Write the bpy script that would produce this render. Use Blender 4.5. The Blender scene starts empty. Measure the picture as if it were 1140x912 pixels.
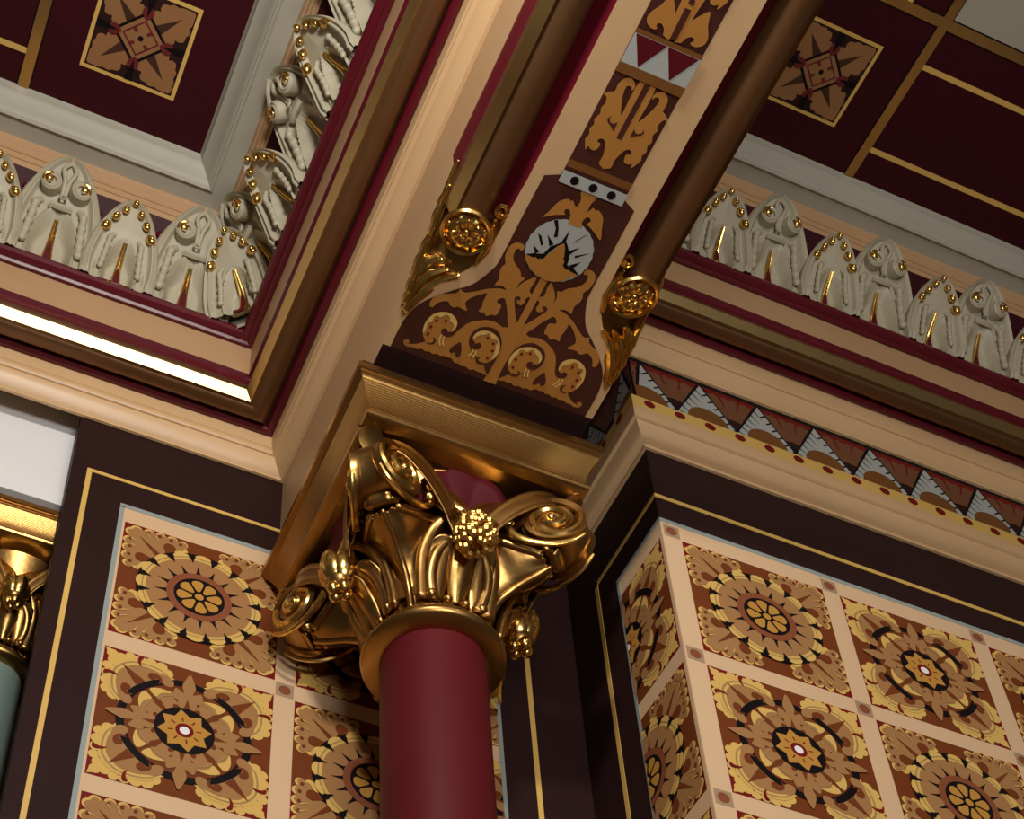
import bpy, math, json
from math import sin, cos, pi, radians, sqrt, atan2, exp
from mathutils import Vector, Matrix
from mathutils.geometry import tessellate_polygon

C = bpy.context.scene.collection
Z0 = 1.6                      # eye height of the photographer above the floor; heights below are above the eye

# ------------------------------------------------------------------ materials
def lin(c):
    return tuple((x/255/12.92 if x/255 <= .04045 else ((x/255+.055)/1.055)**2.4) for x in c)

def paint(name, rgb, rough=.5, bump=.15, scale=90, vary=.06, spec=.5):
    m = bpy.data.materials.new(name); m.use_nodes = True
    nt = m.node_tree; b = nt.nodes['Principled BSDF']
    b.inputs['Roughness'].default_value = rough
    b.inputs['Specular IOR Level'].default_value = spec
    tc = nt.nodes.new('ShaderNodeTexCoord')
    n = nt.nodes.new('ShaderNodeTexNoise'); n.inputs['Scale'].default_value = scale; n.inputs['Detail'].default_value = 3
    nt.links.new(tc.outputs['Object'], n.inputs['Vector'])
    n2 = nt.nodes.new('ShaderNodeTexNoise'); n2.inputs['Scale'].default_value = 5; n2.inputs['Detail'].default_value = 4
    nt.links.new(tc.outputs['Object'], n2.inputs['Vector'])
    r = nt.nodes.new('ShaderNodeValToRGB'); c = lin(rgb)
    r.color_ramp.elements[0].position = .3; r.color_ramp.elements[1].position = .7
    r.color_ramp.elements[0].color = tuple(x*(1-vary) for x in c)+(1,)
    r.color_ramp.elements[1].color = tuple(min(1, x*(1+vary)) for x in c)+(1,)
    nt.links.new(n2.outputs['Fac'], r.inputs['Fac']); nt.links.new(r.outputs['Color'], b.inputs['Base Color'])
    bp = nt.nodes.new('ShaderNodeBump'); bp.inputs['Strength'].default_value = bump; bp.inputs['Distance'].default_value = .0015
    nt.links.new(n.outputs['Fac'], bp.inputs['Height']); nt.links.new(bp.outputs['Normal'], b.inputs['Normal'])
    return m

def metal(name, rgb, rough=.3, bump=.2, scale=60, metallic=1.0):
    m = paint(name, rgb, rough, bump, scale, .1)
    m.node_tree.nodes['Principled BSDF'].inputs['Metallic'].default_value = metallic
    return m

M = dict(
    cream=paint('cream_gloss_paint', (214, 176, 130), .38, .12, 70, .03),
    fawn=paint('fawn_paint', (190, 152, 112), .5, .12, 80, .03),
    dark=paint('dark_brown_wall_paint', (47, 28, 27), .55, .1, 80, .08, .1),
    maroon=paint('maroon_gloss_paint', (92, 17, 30), .3, .08, 80, .06),
    ceilmaroon=paint('deep_maroon_paint', (58, 10, 20), .55, .05, 60, .05, .2),
    shaft=paint('oxblood_shaft_paint', (90, 17, 24), .55, .05, 60, .03, .2),
    grey=paint('stone_grey_paint', (184, 176, 152), .5, .15, 90, .04),
    greypanel=paint('pale_grey_paint', (170, 166, 150), .55, .1, 80, .03),
    bluegrey=paint('blue_grey_line_paint', (150, 160, 156), .5, .1, 80, .04),
    greengrey=paint('grey_green_shaft_paint', (120, 138, 130), .45, .05, 60, .03),
    white=paint('white_wall_paint', (240, 238, 238), .6, .1, 60, .01),
    yellow=paint('yellow_line_paint', (226, 184, 98), .45, .1, 90, .04),
    buff=paint('buff_stencil_paint', (218, 178, 98), .5, .1, 90, .02, .15),
    tan=paint('tan_stencil_paint', (166, 121, 76), .5, .1, 90, .02, .15),
    russet=paint('russet_stencil_paint', (116, 58, 27), .5, .1, 90, .05, .15),
    rust=paint('rust_ring_paint', (136, 74, 44), .5, .1, 90, .04),
    ochre=paint('ochre_stencil_paint', (190, 138, 62), .5, .1, 90, .03, .15),
    black=paint('black_stencil_paint', (20, 15, 18), .5, .1, 90, .1, .15),
    oxblood=paint('oxblood_stencil_paint', (118, 24, 22), .5, .1, 90, .05, .15),
    lattice=paint('cream_lattice_paint', (220, 184, 144), .55, .15, 120, .02),
    taupe=paint('taupe_square_paint', (168, 138, 108), .55, .1, 90, .03),
    soffbrown=paint('brown_soffit_paint', (72, 32, 24), .5, .1, 60, .12),
    soffochre=paint('ochre_soffit_paint', (182, 124, 56), .5, .1, 60, .04),
    soffyellow=paint('yellow_soffit_paint', (226, 190, 112), .5, .1, 60, .03),
    bluewhite=paint('blue_white_stencil_paint', (176, 180, 176), .5, .1, 60, .03),
    brownochre=paint('brown_ochre_paint', (122, 76, 32), .5, .15, 60, .06),
    gold=metal('burnished_gold_leaf', (226, 186, 106), .24, .35, 45),
    oldgold=metal('old_gold_paint', (172, 132, 76), .33, .25, 60),
    bronze=metal('bronze_paint', (124, 88, 56), .45, .2, 90, .7),
    fan=paint('matt_maroon_paint', (80, 15, 25), .55, .1, 60, .05, .25),
    berry=metal('matt_gold_berries', (206, 164, 92), .42, .2, 60),
    gilt=metal('pale_gold_fillet', (222, 190, 128), .3, .2, 90),
    floor=paint('oak_floor_varnish', (150, 108, 74), .4, .1, 12, .2),
    plaster=paint('dim_plaster', (120, 92, 70), .7, .1, 20, .05),
)

# ------------------------------------------------------------------ mesh helpers
class MB:
    seq = None
    def __init__(s): s.v = []; s.f = []; s.m = []; s.mats = []
    def mi(s, mat):
        if mat not in s.mats: s.mats.append(mat)
        return s.mats.index(mat)
    def quad_grid(s, P, mat, closeu=False, closev=False):
        nu, nv = len(P), len(P[0]); b = len(s.v); k = s.mi(mat)
        for row in P: s.v.extend([tuple(p) for p in row])
        for i in range(nu if closeu else nu-1):
            for j in range(nv if closev else nv-1):
                a, c = (i+1) % nu, (j+1) % nv
                s.f.append((b+i*nv+j, b+a*nv+j, b+a*nv+c, b+i*nv+c)); s.m.append(k)
    def ngon(s, pts, mat):
        b = len(s.v); k = s.mi(mat); s.v.extend([tuple(p) for p in pts]); s.f.append(tuple(range(b, b+len(pts)))); s.m.append(k)
    def poly(s, pts2, fn, mat):              # concave flat polygon through a plane mapping
        b = len(s.v); k = s.mi(mat); s.v.extend([tuple(fn(*p)) for p in pts2])
        for t in tessellate_polygon([[Vector((p[0], p[1], 0)) for p in pts2]]):
            s.f.append(tuple(b+i for i in t)); s.m.append(k)
    def box(s, x0, x1, y0, y1, z0, z1, mat):
        b = len(s.v); k = s.mi(mat)
        s.v.extend([(x, y, z) for z in (z0, z1) for y in (y0, y1) for x in (x0, x1)])
        for f in ((0,2,3,1),(4,5,7,6),(0,1,5,4),(2,6,7,3),(0,4,6,2),(1,3,7,5)): s.f.append(tuple(b+i for i in f)); s.m.append(k)
    def tube(s, pts, rad, mat, n=10, flat=1.0, up=None, cap=True):
        pts = [Vector(p) for p in pts]; R = rad if isinstance(rad, (list, tuple)) else [rad]*len(pts)
        rows = []; ref = None
        for i, p in enumerate(pts):
            t = (pts[min(i+1, len(pts)-1)]-pts[max(i-1, 0)]).normalized()
            if up is not None: a = Vector(up) - t*t.dot(Vector(up))
            elif ref is None:
                a = t.orthogonal()
            else: a = ref - t*t.dot(ref)
            a.normalize(); ref = a; c = t.cross(a)
            rows.append([p + (a*cos(2*pi*k/n)*flat + c*sin(2*pi*k/n))*R[i] for k in range(n)])
        s.quad_grid(rows, mat, closev=True)
        if cap: s.ngon(rows[0][::-1], mat); s.ngon(rows[-1], mat)
    def lathe(s, prof, mat, n=48, fn=None, cap=False):
        rows = [[(r*cos(2*pi*k/n), r*sin(2*pi*k/n), z) for k in range(n)] for r, z in prof]
        if fn: rows = [[fn(*p) for p in row] for row in rows]
        s.quad_grid(rows, mat, closev=True)
        if cap: s.ngon(rows[0][::-1], mat); s.ngon(rows[-1], mat)
    def ball(s, c, r, mat, n=12, sc=(1, 1, 1), rot=None):
        rows = []
        for i in range(n//2+1):
            th = pi*i/(n//2); row = []
            for k in range(n):
                p = Vector((max(sin(th), .02)*cos(2*pi*k/n)*sc[0]*r, max(sin(th), .02)*sin(2*pi*k/n)*sc[1]*r, cos(th)*sc[2]*r))
                if rot is not None: p = rot @ p
                row.append(p+Vector(c))
            rows.append(row)
        s.quad_grid(rows, mat, closev=True)
    def build(s, name, parent=None, smooth=True, ang=38, loc=None):
        me = bpy.data.meshes.new(name)
        off = Z0 if parent is None and loc is None else 0
        me.from_pydata([(x, y, z+off) for x, y, z in s.v], [], s.f)
        for m in s.mats: me.materials.append(m)
        me.polygons.foreach_set('material_index', s.m)
        me.update()
        if smooth:
            me.polygons.foreach_set('use_smooth', [True]*len(me.polygons))
            me.set_sharp_from_angle(angle=radians(ang))
        o = bpy.data.objects.new(name, me); C.objects.link(o)
        if parent is not None: o.parent = parent
        if loc is not None: o.location = (loc[0], loc[1], loc[2]+Z0)
        return o

def thing(name, label, cat, loc=(0, 0, 0), rz=0, group=None, kind=None, scale=None):
    o = bpy.data.objects.new(name, None); C.objects.link(o); o.empty_display_size = .05
    o.location = (loc[0], loc[1], loc[2]+Z0); o.rotation_euler = (0, 0, rz)
    if scale: o.scale = (scale,)*3
    return tag(o, label, cat, group, kind)
def tag(o, label, cat, group=None, kind=None):
    o['label'] = label; o['category'] = cat
    if group: o['group'] = group
    if kind: o['kind'] = kind
    return o
def rec_copy(o, parent=None):
    c = o.copy(); C.objects.link(c)
    if parent is not None: c.parent = parent
    for ch in list(o.children): rec_copy(ch, c)
    return c
def solid(o, t, off=-1):
    m = o.modifiers.new('thickness', 'SOLIDIFY'); m.thickness = t; m.offset = off; return o
def smoothpoly(pts, n=3):
    out = []; N = len(pts)
    for i in range(N):
        p = [pts[(i+k-1) % N] for k in range(4)]
        for k in range(n):
            t = k/n
            out.append(tuple(.5*(2*p[1][a]+(p[2][a]-p[0][a])*t+(2*p[0][a]-5*p[1][a]+4*p[2][a]-p[3][a])*t*t+(3*p[1][a]-p[0][a]-3*p[2][a]+p[3][a])*t**3) for a in (0, 1)))
    return out
def circ(cx, cy, r, n=24, ry=None, rot=0):
    ry = ry or r
    return [(cx+r*cos(2*pi*i/n)*cos(rot)-ry*sin(2*pi*i/n)*sin(rot), cy+r*cos(2*pi*i/n)*sin(rot)+ry*sin(2*pi*i/n)*cos(rot)) for i in range(n)]
def spline(pts, n=8):                       # open Catmull-Rom through 2D/3D points
    out = []; D = len(pts[0])
    for i in range(len(pts)-1):
        p = [pts[max(0, min(len(pts)-1, i+k-1))] for k in range(4)]
        for k in range(n):
            t = k/n
            out.append(tuple(.5*(2*p[1][a]+(p[2][a]-p[0][a])*t+(2*p[0][a]-5*p[1][a]+4*p[2][a]-p[3][a])*t*t+(3*p[1][a]-p[0][a]-3*p[2][a]+p[3][a])*t**3) for a in range(D)))
    out.append(tuple(pts[-1])); return out
def lerp(a, b, t): return a+(b-a)*t
def interp(xs, ys, x):
    if x <= xs[0]: return ys[0]
    for i in range(len(xs)-1):
        if x <= xs[i+1]: return lerp(ys[i], ys[i+1], (x-xs[i])/(xs[i+1]-xs[i]))
    return ys[-1]
def sstep(a, b, x):
    t = max(0, min(1, (x-a)/(b-a))); return t*t*(3-2*t)
# ------------------------------------------------------------------ key planes (metres, heights above the eye)
XL = .7976; XB = 1.309; XC = 1.053            # beam sides and centre line
Y1 = 2.548; Y2 = 2.1; XR = 1.6065             # back wall, projecting right wall, its return face
DZ = .43                                      # the right coffer sits higher
LOOP_L = (-2.2, XL, -1.5, Y1); LOOP_R = (XB, 4.2, -1.5, Y2)
PITCH = .441; TOPDOT = 3.337

# ------------------------------------------------------------------ coffer cornices
def loop_sweep(mb, prof, loop, dz, mat, back=.02):
    xa, xb, ya, yb = loop
    P = list(prof)
    P = P + [(max(.0005, P[-1][0]-back), P[-1][1]), (max(.0005, P[0][0]-back), P[0][1])]
    rows = [[(xa+o, ya+o, h+dz), (xb-o, ya+o, h+dz), (xb-o, yb-o, h+dz), (xa+o, yb-o, h+dz)] for o, h in P]
    mb.quad_grid(rows, mat, closeu=True, closev=True)
def arc(cx, cz, r, a0, a1, n=12):
    return [(cx+r*cos(radians(lerp(a0, a1, i/n))), cz+r*sin(radians(lerp(a0, a1, i/n)))) for i in range(n+1)]
CORNICE = [
    ('cream_moulding', 'cream', [(.0005, 3.663), (.008, 3.663), (.009, 3.668), (.014, 3.672), (.022, 3.680), (.030, 3.691), (.036, 3.702), (.038, 3.709), (.043, 3.710), (.047, 3.714), (.048, 3.720), (.045, 3.724), (.051, 3.727), (.0525, 3.735), (.054, 3.766)]),
    ('maroon_bead', 'maroon', [(.054, 3.766), (.059, 3.762), (.066, 3.761), (.073, 3.765), (.077, 3.772), (.078, 3.782)]),
    ('bronze_roll', 'bronze', [(.082, 3.792)]+arc(.112, 3.779, .029, 180, 310, 14)+[(.1385, 3.757)]),
    ('gilt_fillet', 'gilt', [(.1385, 3.757), (.1424, 3.7538), (.1605, 3.7735), (.1575, 3.786), (.149, 3.794)]),
    ('bronze_cove', 'bronze', [(.149, 3.793), (.146, 3.800), (.1445, 3.822)]),
    ('maroon_cove', 'maroon', [(.1445, 3.822), (.1445, 3.834), (.148, 3.844), (.157, 3.850)]),
    ('cream_fascia', 'fawn', [(.157, 3.850), (.1573, 3.9685)]),
    ('maroon_astragal', 'maroon', [(.1573, 3.9685), (.161, 3.964), (.168, 3.964), (.173, 3.969), (.174, 3.973), (.180, 3.972), (.189, 3.976), (.194, 3.985), (.193, 3.994)]),
    ('grey_cove', 'grey', [(.190, 3.990), (.140, 3.992), (.140, 4.10), (.165, 4.16), (.222, 4.188)]),
    ('maroon_band', 'ceilmaroon', [(.222, 4.188), (.24, 4.212), (.274, 4.244)]),
    ('cream_reeding', 'fawn', [(.274, 4.244), (.280, 4.258), (.284, 4.258), (.288, 4.275), (.292, 4.275), (.296, 4.297), (.300, 4.299), (.304, 4.323)]),
    ('grey_frame', 'greypanel', [(.304, 4.323), (.352, 4.320), (.353, 4.316), (.358, 4.313), (.363, 4.316), (.364, 4.321), (.368, 4.324), (.374, 4.336), (.386, 4.352), (.398, 4.362), (.402, 4.364), (.403, 4.372), (.41, 4.385)]),
]
def make_cornice(loop, dz, label):
    t = thing('coffer_cornice', label, 'cornice', (loop[1], loop[3], 3.663+dz), kind='thing')
    for nm, mat, prof in CORNICE:
        mb = MB(); loop_sweep(mb, [(o, h) for o, h in prof], loop, 0, M[mat], .15 if nm == 'grey_cove' else .02)
        mb.v = [(x-loop[1], y-loop[3], z-3.663) for x, y, z in mb.v]
        mb.build(nm, t, ang=30)
    return t
def add_bosses(t, loop, pts):
    pr = None
    for x, y in pts:
        if pr is None:
            mb = MB(); mb.ball((0, 0, 0), .017, M['maroon'], 12, (1, .7, .8)); pr = o = mb.build('maroon_boss', t)
        else: o = pr.copy(); C.objects.link(o); o.parent = t
        o.location = (x-loop[1], y-loop[3], 4.214-3.663)
cl = make_cornice(LOOP_L, 0, 'stepped cream, maroon and gilt cornice framing the lower ceiling panel left of the beam')
cr = make_cornice(LOOP_R, DZ, 'stepped cream, maroon and gilt cornice above the triangle frieze right of the beam')

add_bosses(cl, LOOP_L, [(.172-.1785*i, Y1-.240) for i in range(-1, 6)]+[(XL-.240, Y1-.445-.1785*i) for i in range(6)])
add_bosses(cr, LOOP_R, [(1.742+.179*i, Y2-.240) for i in range(9)])
# ------------------------------------------------------------------ ceilings inside the two coffers
def square_medallion(half):
    mb = MB()
    cnt = [0]
    def L(k):
        cnt[0] += 1; d = -.0005*k-.00003*cnt[0]
        return lambda x, y: (x*half, y*half, d)
    mb.poly([(-1, -1), (1, -1), (1, 1), (-1, 1)], L(1), M['buff'])
    i = .92
    mb.poly([(-i, -i), (i, -i), (i, i), (-i, i)], L(2), M['dark'])
    for q in range(4):
        a = q*pi/2
        def rot(p): return (p[0]*cos(a)-p[1]*sin(a), p[0]*sin(a)+p[1]*cos(a))
        for sgn in (0, 1):
            lf = [(.26, .30), (.30, .14), (.42, .08), (.54, .07), (.64, .12), (.66, .22), (.72, .20), (.82, .24), (.84, .36), (.88, .42), (.86, .56), (.885, .60), (.89, .75), (.87, .87), (.72, .76), (.58, .64), (.40, .43)]
            pts = smoothpoly([rot((p[1], p[0]) if sgn else p) for p in lf], 3)
            mb.poly(pts, L(3), M['tanceil'])
        mb.poly([rot(p) for p in ((.55, -.035), (.92, -.09), (.92, .09), (.55, .035))], L(4), M['black'])
        mb.poly([rot(p) for p in ((.22, .36), (.36, .22), (.66, .66))], L(4), M['umber'])
    def dia(r): return [(r, 0), (0, r), (-r, 0), (0, -r)]
    mb.poly(dia(.58), L(5), M['black']); mb.poly(dia(.50), L(6), M['tanceil']); mb.poly(dia(.385), L(7), M['oxceil']); mb.poly(dia(.335), L(8), M['tanceil'])
    for q in range(4):
        a = q*pi/2+pi/4
        def rot(p): return (p[0]*cos(a)-p[1]*sin(a), p[0]*sin(a)+p[1]*cos(a))
        mb.poly([rot(p) for p in ((.15, -.035), (.25, -.035), (.25, .035), (.15, .035))], L(9), M['oxceil'])
        a = q*pi/2
        mb.poly([(p[0]*cos(a)-p[1]*sin(a), p[0]*sin(a)+p[1]*cos(a)) for p in smoothpoly([(.40, 0), (.46, -.08), (.56, -.12), (.66, -.08), (.64, .0), (.66, .08), (.56, .12), (.46, .08)], 3)], L(9), M['oxceil'])
        mb.poly([(p[0]*cos(a)-p[1]*sin(a), p[0]*sin(a)+p[1]*cos(a)) for p in ((.46, 0), (.66, -.05), (.68, .05))], L(10), M['black'])
    mb.poly(circ(0, 0, .055, 20), L(10), M['black'])
    return mb
M['tanceil'] = paint('dull_tan_ceiling_stencil', (150, 106, 66), .55, .05, 60, .03)
M['oxceil'] = paint('oxblood_ceiling_stencil', (104, 28, 32), .5, .05, 60, .03)
M['umber'] = paint('umber_ceiling_stencil', (66, 36, 24), .5, .05, 60, .03)

def make_ceiling(name, loop, z, label):
    xa, xb, ya, yb = loop[0]+.40, loop[1]-.40, loop[2]+.40, loop[3]-.40
    mb = MB(); mb.box(loop[0], loop[1], loop[2], loop[3], 0, .06, M['ceilmaroon'])
    c = mb.build(name, None, smooth=False, loc=(0, 0, z)); tag(c, label, 'ceiling', kind='structure')
    e = .01
    ex0, ex1, ey0, ey1 = xa+e, xb-e, ya+e, yb-e
    s0, s1 = .462, .490                                   # the gilt lattice bands
    def band(nm, x0, x1, y0, y1, mat, d=.004):
        b = MB(); b.box(x0, x1, y0, y1, -d, 0, M[mat]); return b.build(nm, c, smooth=False)
    for x0 in (ex0+s0, ex1-s1):
        band('gilt_band', x0, x0+.028, ey0, ey1, 'gilt'); band('black_edging', x0-.004, x0+.032, ey0, ey1, 'black', .0008)
    for y0 in (ey0+s0, ey1-s1):
        band('gilt_band', ex0, ex1, y0, y0+.028, 'gilt', .0036); band('black_edging', ex0, ex1, y0-.004, y0+.032, 'black', .0007)
    band('pale_grey_centre', ex0+s1+.004, ex1-s1-.004, ey0+s1+.004, ey1-s1-.004, 'greypanel', .001)
    for d in (.085, .345):                                # buff lines in the margins
        for y in (ey0+d, ey1-d-.015): band('buff_line', ex0+s1, ex1-s1, y, y+.015, 'buff', .0012)
        for x in (ex0+d, ex1-d-.015): band('buff_line', x, x+.015, ey0+s1, ey1-s1, 'buff', .0012)
    sq = None
    for sx in (0, 1):
        for sy in (0, 1):
            if sq is None: sq = o = square_medallion(.1245).build('stencilled_square', c, smooth=False)
            else: o = sq.copy(); C.objects.link(o); o.parent = c
            o.location = ((ex0+.2335, ex1-.2335)[sx], (ey0+.2335, ey1-.2335)[sy], 0)
    return c
make_ceiling('ceiling_left', LOOP_L, 4.385, 'deep maroon ceiling panel with stencilled corner square, left of the beam')
make_ceiling('ceiling_right', LOOP_R, 4.385+DZ, 'deep maroon ceiling panel with gilt bands and pale grey centre, right of the beam')

# ------------------------------------------------------------------ walls
mb = MB(); mb.box(.267, XR, Y1, Y1+.04, -1.6, 3.66, M['dark']); mb.box(.267, XR, Y1+.003, Y1+.04, 3.66, 4.1, M['dark'])
wall_back = tag(mb.build('wall_back', smooth=False), 'dark brown painted wall pier behind the red column', 'wall', kind='structure')
mb = MB(); mb.box(XR, 4.2, Y2, 2.9, -1.6, 4.09, M['dark']); mb.box(XR, 4.2, Y2+.002, 2.9, 4.09, 4.9, M['dark'])
wall_right = tag(mb.build('wall_right', smooth=False), 'dark brown projecting wall right of the red column', 'wall', kind='structure')
mb = MB(); mb.box(-2.4, .72, 2.62, 2.9, 3.375, 4.4, M['white']); mb.box(-2.4, .40, 2.608, 2.62, 3.375, 3.425, M['white'])
tag(mb.build('wall_left', smooth=False), 'white wall surface above the far left gilded capital', 'wall', kind='structure')
mb = MB(); mb.box(-2.4, XR, 3.6, 3.7, -1.6, 4.4, M['plaster'])
tag(mb.build('wall_rear', smooth=False), 'dim plaster wall seen beyond the grey-green column', 'wall', kind='structure')
mb = MB(); mb.box(-2.4, 4.4, -1.7, 3.7, -1.65, -1.6, M['floor'])
tag(mb.build('floor', smooth=False), 'brown varnished wooden floor of the room', 'floor', kind='structure')
# gilt lines painted round the walls (children of the walls)
def line_part(nm, par, boxes, mat):
    b = MB()
    for bx in boxes: b.box(*bx, M[mat])
    o = b.build(nm, None, smooth=False); o.parent = par; o.matrix_parent_inverse = Matrix.Identity(4); return o
g = .0012
line_part('buff_line', wall_back, [(.3048, .3172, Y1-g, Y1, -1, 3.4703), (.3172, 1.4565, Y1-g, Y1, 3.4593, 3.4703), (1.4565, 1.4705, Y1-g, Y1, -1, 3.4703)], 'yellow')
line_part('buff_line', wall_right, [(XR-g, 3.9, Y2-g, Y2, 3.464, 3.478), (XR-g, XR, Y2, 2.4155, 3.464, 3.478), (XR-g, XR, 2.400, 2.4155, -1, 3.478)], 'yellow')

# ------------------------------------------------------------------ stencilled tile patterns (square, half side 1)
def tile_bits(kind):
    out = []                                             # (layer, polygon, colour)
    A = lambda l, p, c: out.append((l, p, c))
    sq = lambda e: [(-e, -e), (e, -e), (e, e), (-e, e)]
    A(0, sq(1), 'russet')
    def cor(f):                                          # corner coordinates (p from one side, q from the other) for the four corners
        for q in range(4):
            a = q*pi/2
            def mp(p, q_): x, y = p-1, 1-q_; return (x*cos(a)-y*sin(a), x*sin(a)+y*cos(a))
            f(mp)
    if kind == 'sunflower':
        def c1(mp):
            T = lambda pts: [mp(*p) for p in pts]
            A(1, T([(0, 0), (.60, 0), (.60, .05), (.05, .05), (.05, .60), (0, .60)]), 'oxblood')
            half = [(.755, .215, .052), (.735, .105, .066), (.60, .075, .068), (.455, .072, .068), (.31, .072, .068), (.15, .09, .075)]
            lob = half+[(q, p, r) for p, q, r in half]
            for p, q, r in lob: A(2, T(circ(p, q, r, 14)), 'buff')
            wing = [(.50, .46), (.53, .36), (.585, .33), (.70, .24), (.755, .20), (.73, .10), (.615, .07), (.49, .065), (.365, .065), (.24, .07), (.10, .10)]
            A(3, T(smoothpoly(wing+[(q, p) for p, q in wing[::-1][1:]], 2)), 'tan')
            for p, q, r in lob[1:6]+lob[7:]: A(4, T(circ(p+.008, q+.012, r*.70, 12)), 'tan')
            for sw in (0, 1):
                S_ = (lambda p: (p[1], p[0])) if sw else (lambda p: p)
                A(4, T([S_(p) for p in smoothpoly([(.62, .36), (.66, .27), (.76, .22), (.79, .26), (.74, .33)], 3)]), 'buff')
                A(5, T([S_(p) for p in smoothpoly([(.56, .42), (.53, .33), (.50, .25), (.54, .18), (.62, .185), (.655, .24), (.64, .30), (.61, .38)], 3)]), 'russet')
                for p in ((.705, .125), (.585, .098), (.44, .095), (.295, .095)): A(6, T([S_(x) for x in circ(p[0], p[1], .024, 10)]), 'russet')
                for (p, q) in ((.42, .17), (.31, .16)): A(6, T([S_(x) for x in ((p-.035, q-.06), (p-.015, q-.06), (p+.03, q+.06))]), 'buff')
            A(5, T([(.53, .47), (.47, .53), (.20, .20)]), 'russet')
        cor(c1)
        A(7, circ(0, 0, .772, 64), 'black')
        NP = 16
        for i in range(NP):
            a = 2*pi*i/NP
            R = lambda p, a=a: (p[0]*cos(a)-p[1]*sin(a), p[0]*sin(a)+p[1]*cos(a))
            A(8, [R(p) for p in smoothpoly([(.62, -.118), (.675, -.130), (.725, -.108), (.765, -.06), (.778, 0), (.765, .06), (.725, .108), (.675, .130), (.62, .118)], 3)], 'buff')
            A(9, [(.706*cos(a+t), .706*sin(a+t)) for t in [(-.165+.33*k/8) for k in range(9)]]+[(.690*cos(a+t), .690*sin(a+t)) for t in [(.17-.34*k/8) for k in range(9)]], 'olive')
            a = 2*pi*(i+.5)/NP
            R = lambda p, a=a: (p[0]*cos(a)-p[1]*sin(a), p[0]*sin(a)+p[1]*cos(a))
            A(11, [R(p) for p in ((.60, 0), (.665, -.022), (.70, -.036), (.73, -.05), (.73, .05), (.70, .036), (.665, .022))], 'black')
        A(9, circ(0, 0, .670, 72), 'buff'); A(10, circ(0, 0, .655, 72), 'tan')
        for i in range(NP):
            a = 2*pi*(i+.25)/NP
            R = lambda p, a=a: (p[0]*cos(a)-p[1]*sin(a), p[0]*sin(a)+p[1]*cos(a))
            A(11, [R(p) for p in ((.38, -.055), (.43, -.022), (.555, 0), (.43, .022), (.38, .055))], 'black')
        A(12, circ(0, 0, .405, 56), 'rust'); A(13, circ(0, 0, .315, 48), 'black')
        for i in range(8):
            a = 2*pi*(i+.2)/8
            R = lambda p, a=a: (p[0]*cos(a)-p[1]*sin(a), p[0]*sin(a)+p[1]*cos(a))
            A(14, [R(p) for p in smoothpoly([(.095, -.018), (.165, -.052), (.225, -.075), (.268, -.05), (.280, 0), (.268, .05), (.225, .075), (.165, .052), (.095, .018)], 2)], 'ochre')
        A(14, circ(0, 0, .055, 20), 'ochre')
    else:
        def c2(mp):
            T = lambda pts: [mp(*p) for p in pts]
            A(1, T([(0, 0), (.66, 0), (.62, .07), (.07, .62), (0, .66)]), 'oxblood')
            half = [(.735, .17, .075), (.665, .085, .07), (.54, .07, .07), (.42, .065, .065), (.30, .06, .06), (.20, .12, .07), (.10, .09, .06)]
            for p, q, r in half+[(q, p, r) for p, q, r in half]: A(2, T(circ(p, q, r, 14)), 'buff')
            A(2, T([(.012, .012), (.14, .05), (.05, .14)]), 'buff')
            body = [(.80, .22), (.68, .12), (.54, .09), (.42, .09), (.30, .11), (.19, .19)]
            A(3, T(smoothpoly(body+[(q, p) for p, q in body[::-1][1:]]+[(.28, .84), (.5, .7), (.7, .5), (.84, .28)], 3)), 'buff')
            b2 = [(.80, .255), (.68, .155), (.54, .12), (.42, .122), (.31, .145), (.215, .215)]
            A(4, T(smoothpoly(b2+[(q, p) for p, q in b2[::-1][1:]]+[(.30, .84), (.5, .7), (.7, .5), (.84, .30)], 3)), 'olive')
            b3 = [(.81, .28), (.68, .18), (.54, .145), (.42, .147), (.325, .168), (.235, .235)]
            A(5, T(smoothpoly(b3+[(q, p) for p, q in b3[::-1][1:]]+[(.30, .84), (.5, .7), (.7, .5), (.84, .30)], 3)), 'buff')
            b4 = [(.80, .31), (.67, .21), (.54, .175), (.43, .177), (.345, .195), (.26, .26)]
            A(6, T(smoothpoly(b4+[(q, p) for p, q in b4[::-1][1:]]+[(.32, .82), (.5, .7), (.7, .5), (.82, .32)], 3)), 'tan')
        cor(c2)
        A(7, circ(0, 0, .775, 72), 'black'); A(8, circ(0, 0, .680, 72), 'russet')
        def c3(mp):
            T = lambda pts: [mp(*p) for p in pts]
            for sw in (0, 1):
                S_ = (lambda p: (p[1], p[0])) if sw else (lambda p: p)
                A(9, T([S_(p) for p in smoothpoly([(.64, .21), (.74, .22), (.81, .27), (.825, .35), (.77, .385), (.70, .36), (.65, .31), (.60, .27)], 3)]), 'tan')
                A(10, T([S_(p) for p in smoothpoly([(.655, .385), (.66, .33), (.625, .305), (.60, .34), (.55, .345), (.52, .30), (.54, .25), (.60, .235), (.66, .26), (.69, .31), (.68, .36)], 3)]), 'russet')
                A(11, T([S_(p) for p in smoothpoly([(.40, .03), (.455, .03), (.43, .08), (.425, .14), (.44, .19), (.40, .15), (.385, .09)], 3)]), 'oxblood')
            A(6.5, T([(.50, .40), (.40, .50), (.215, .215)]), 'russet')
        cor(c3)
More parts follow.
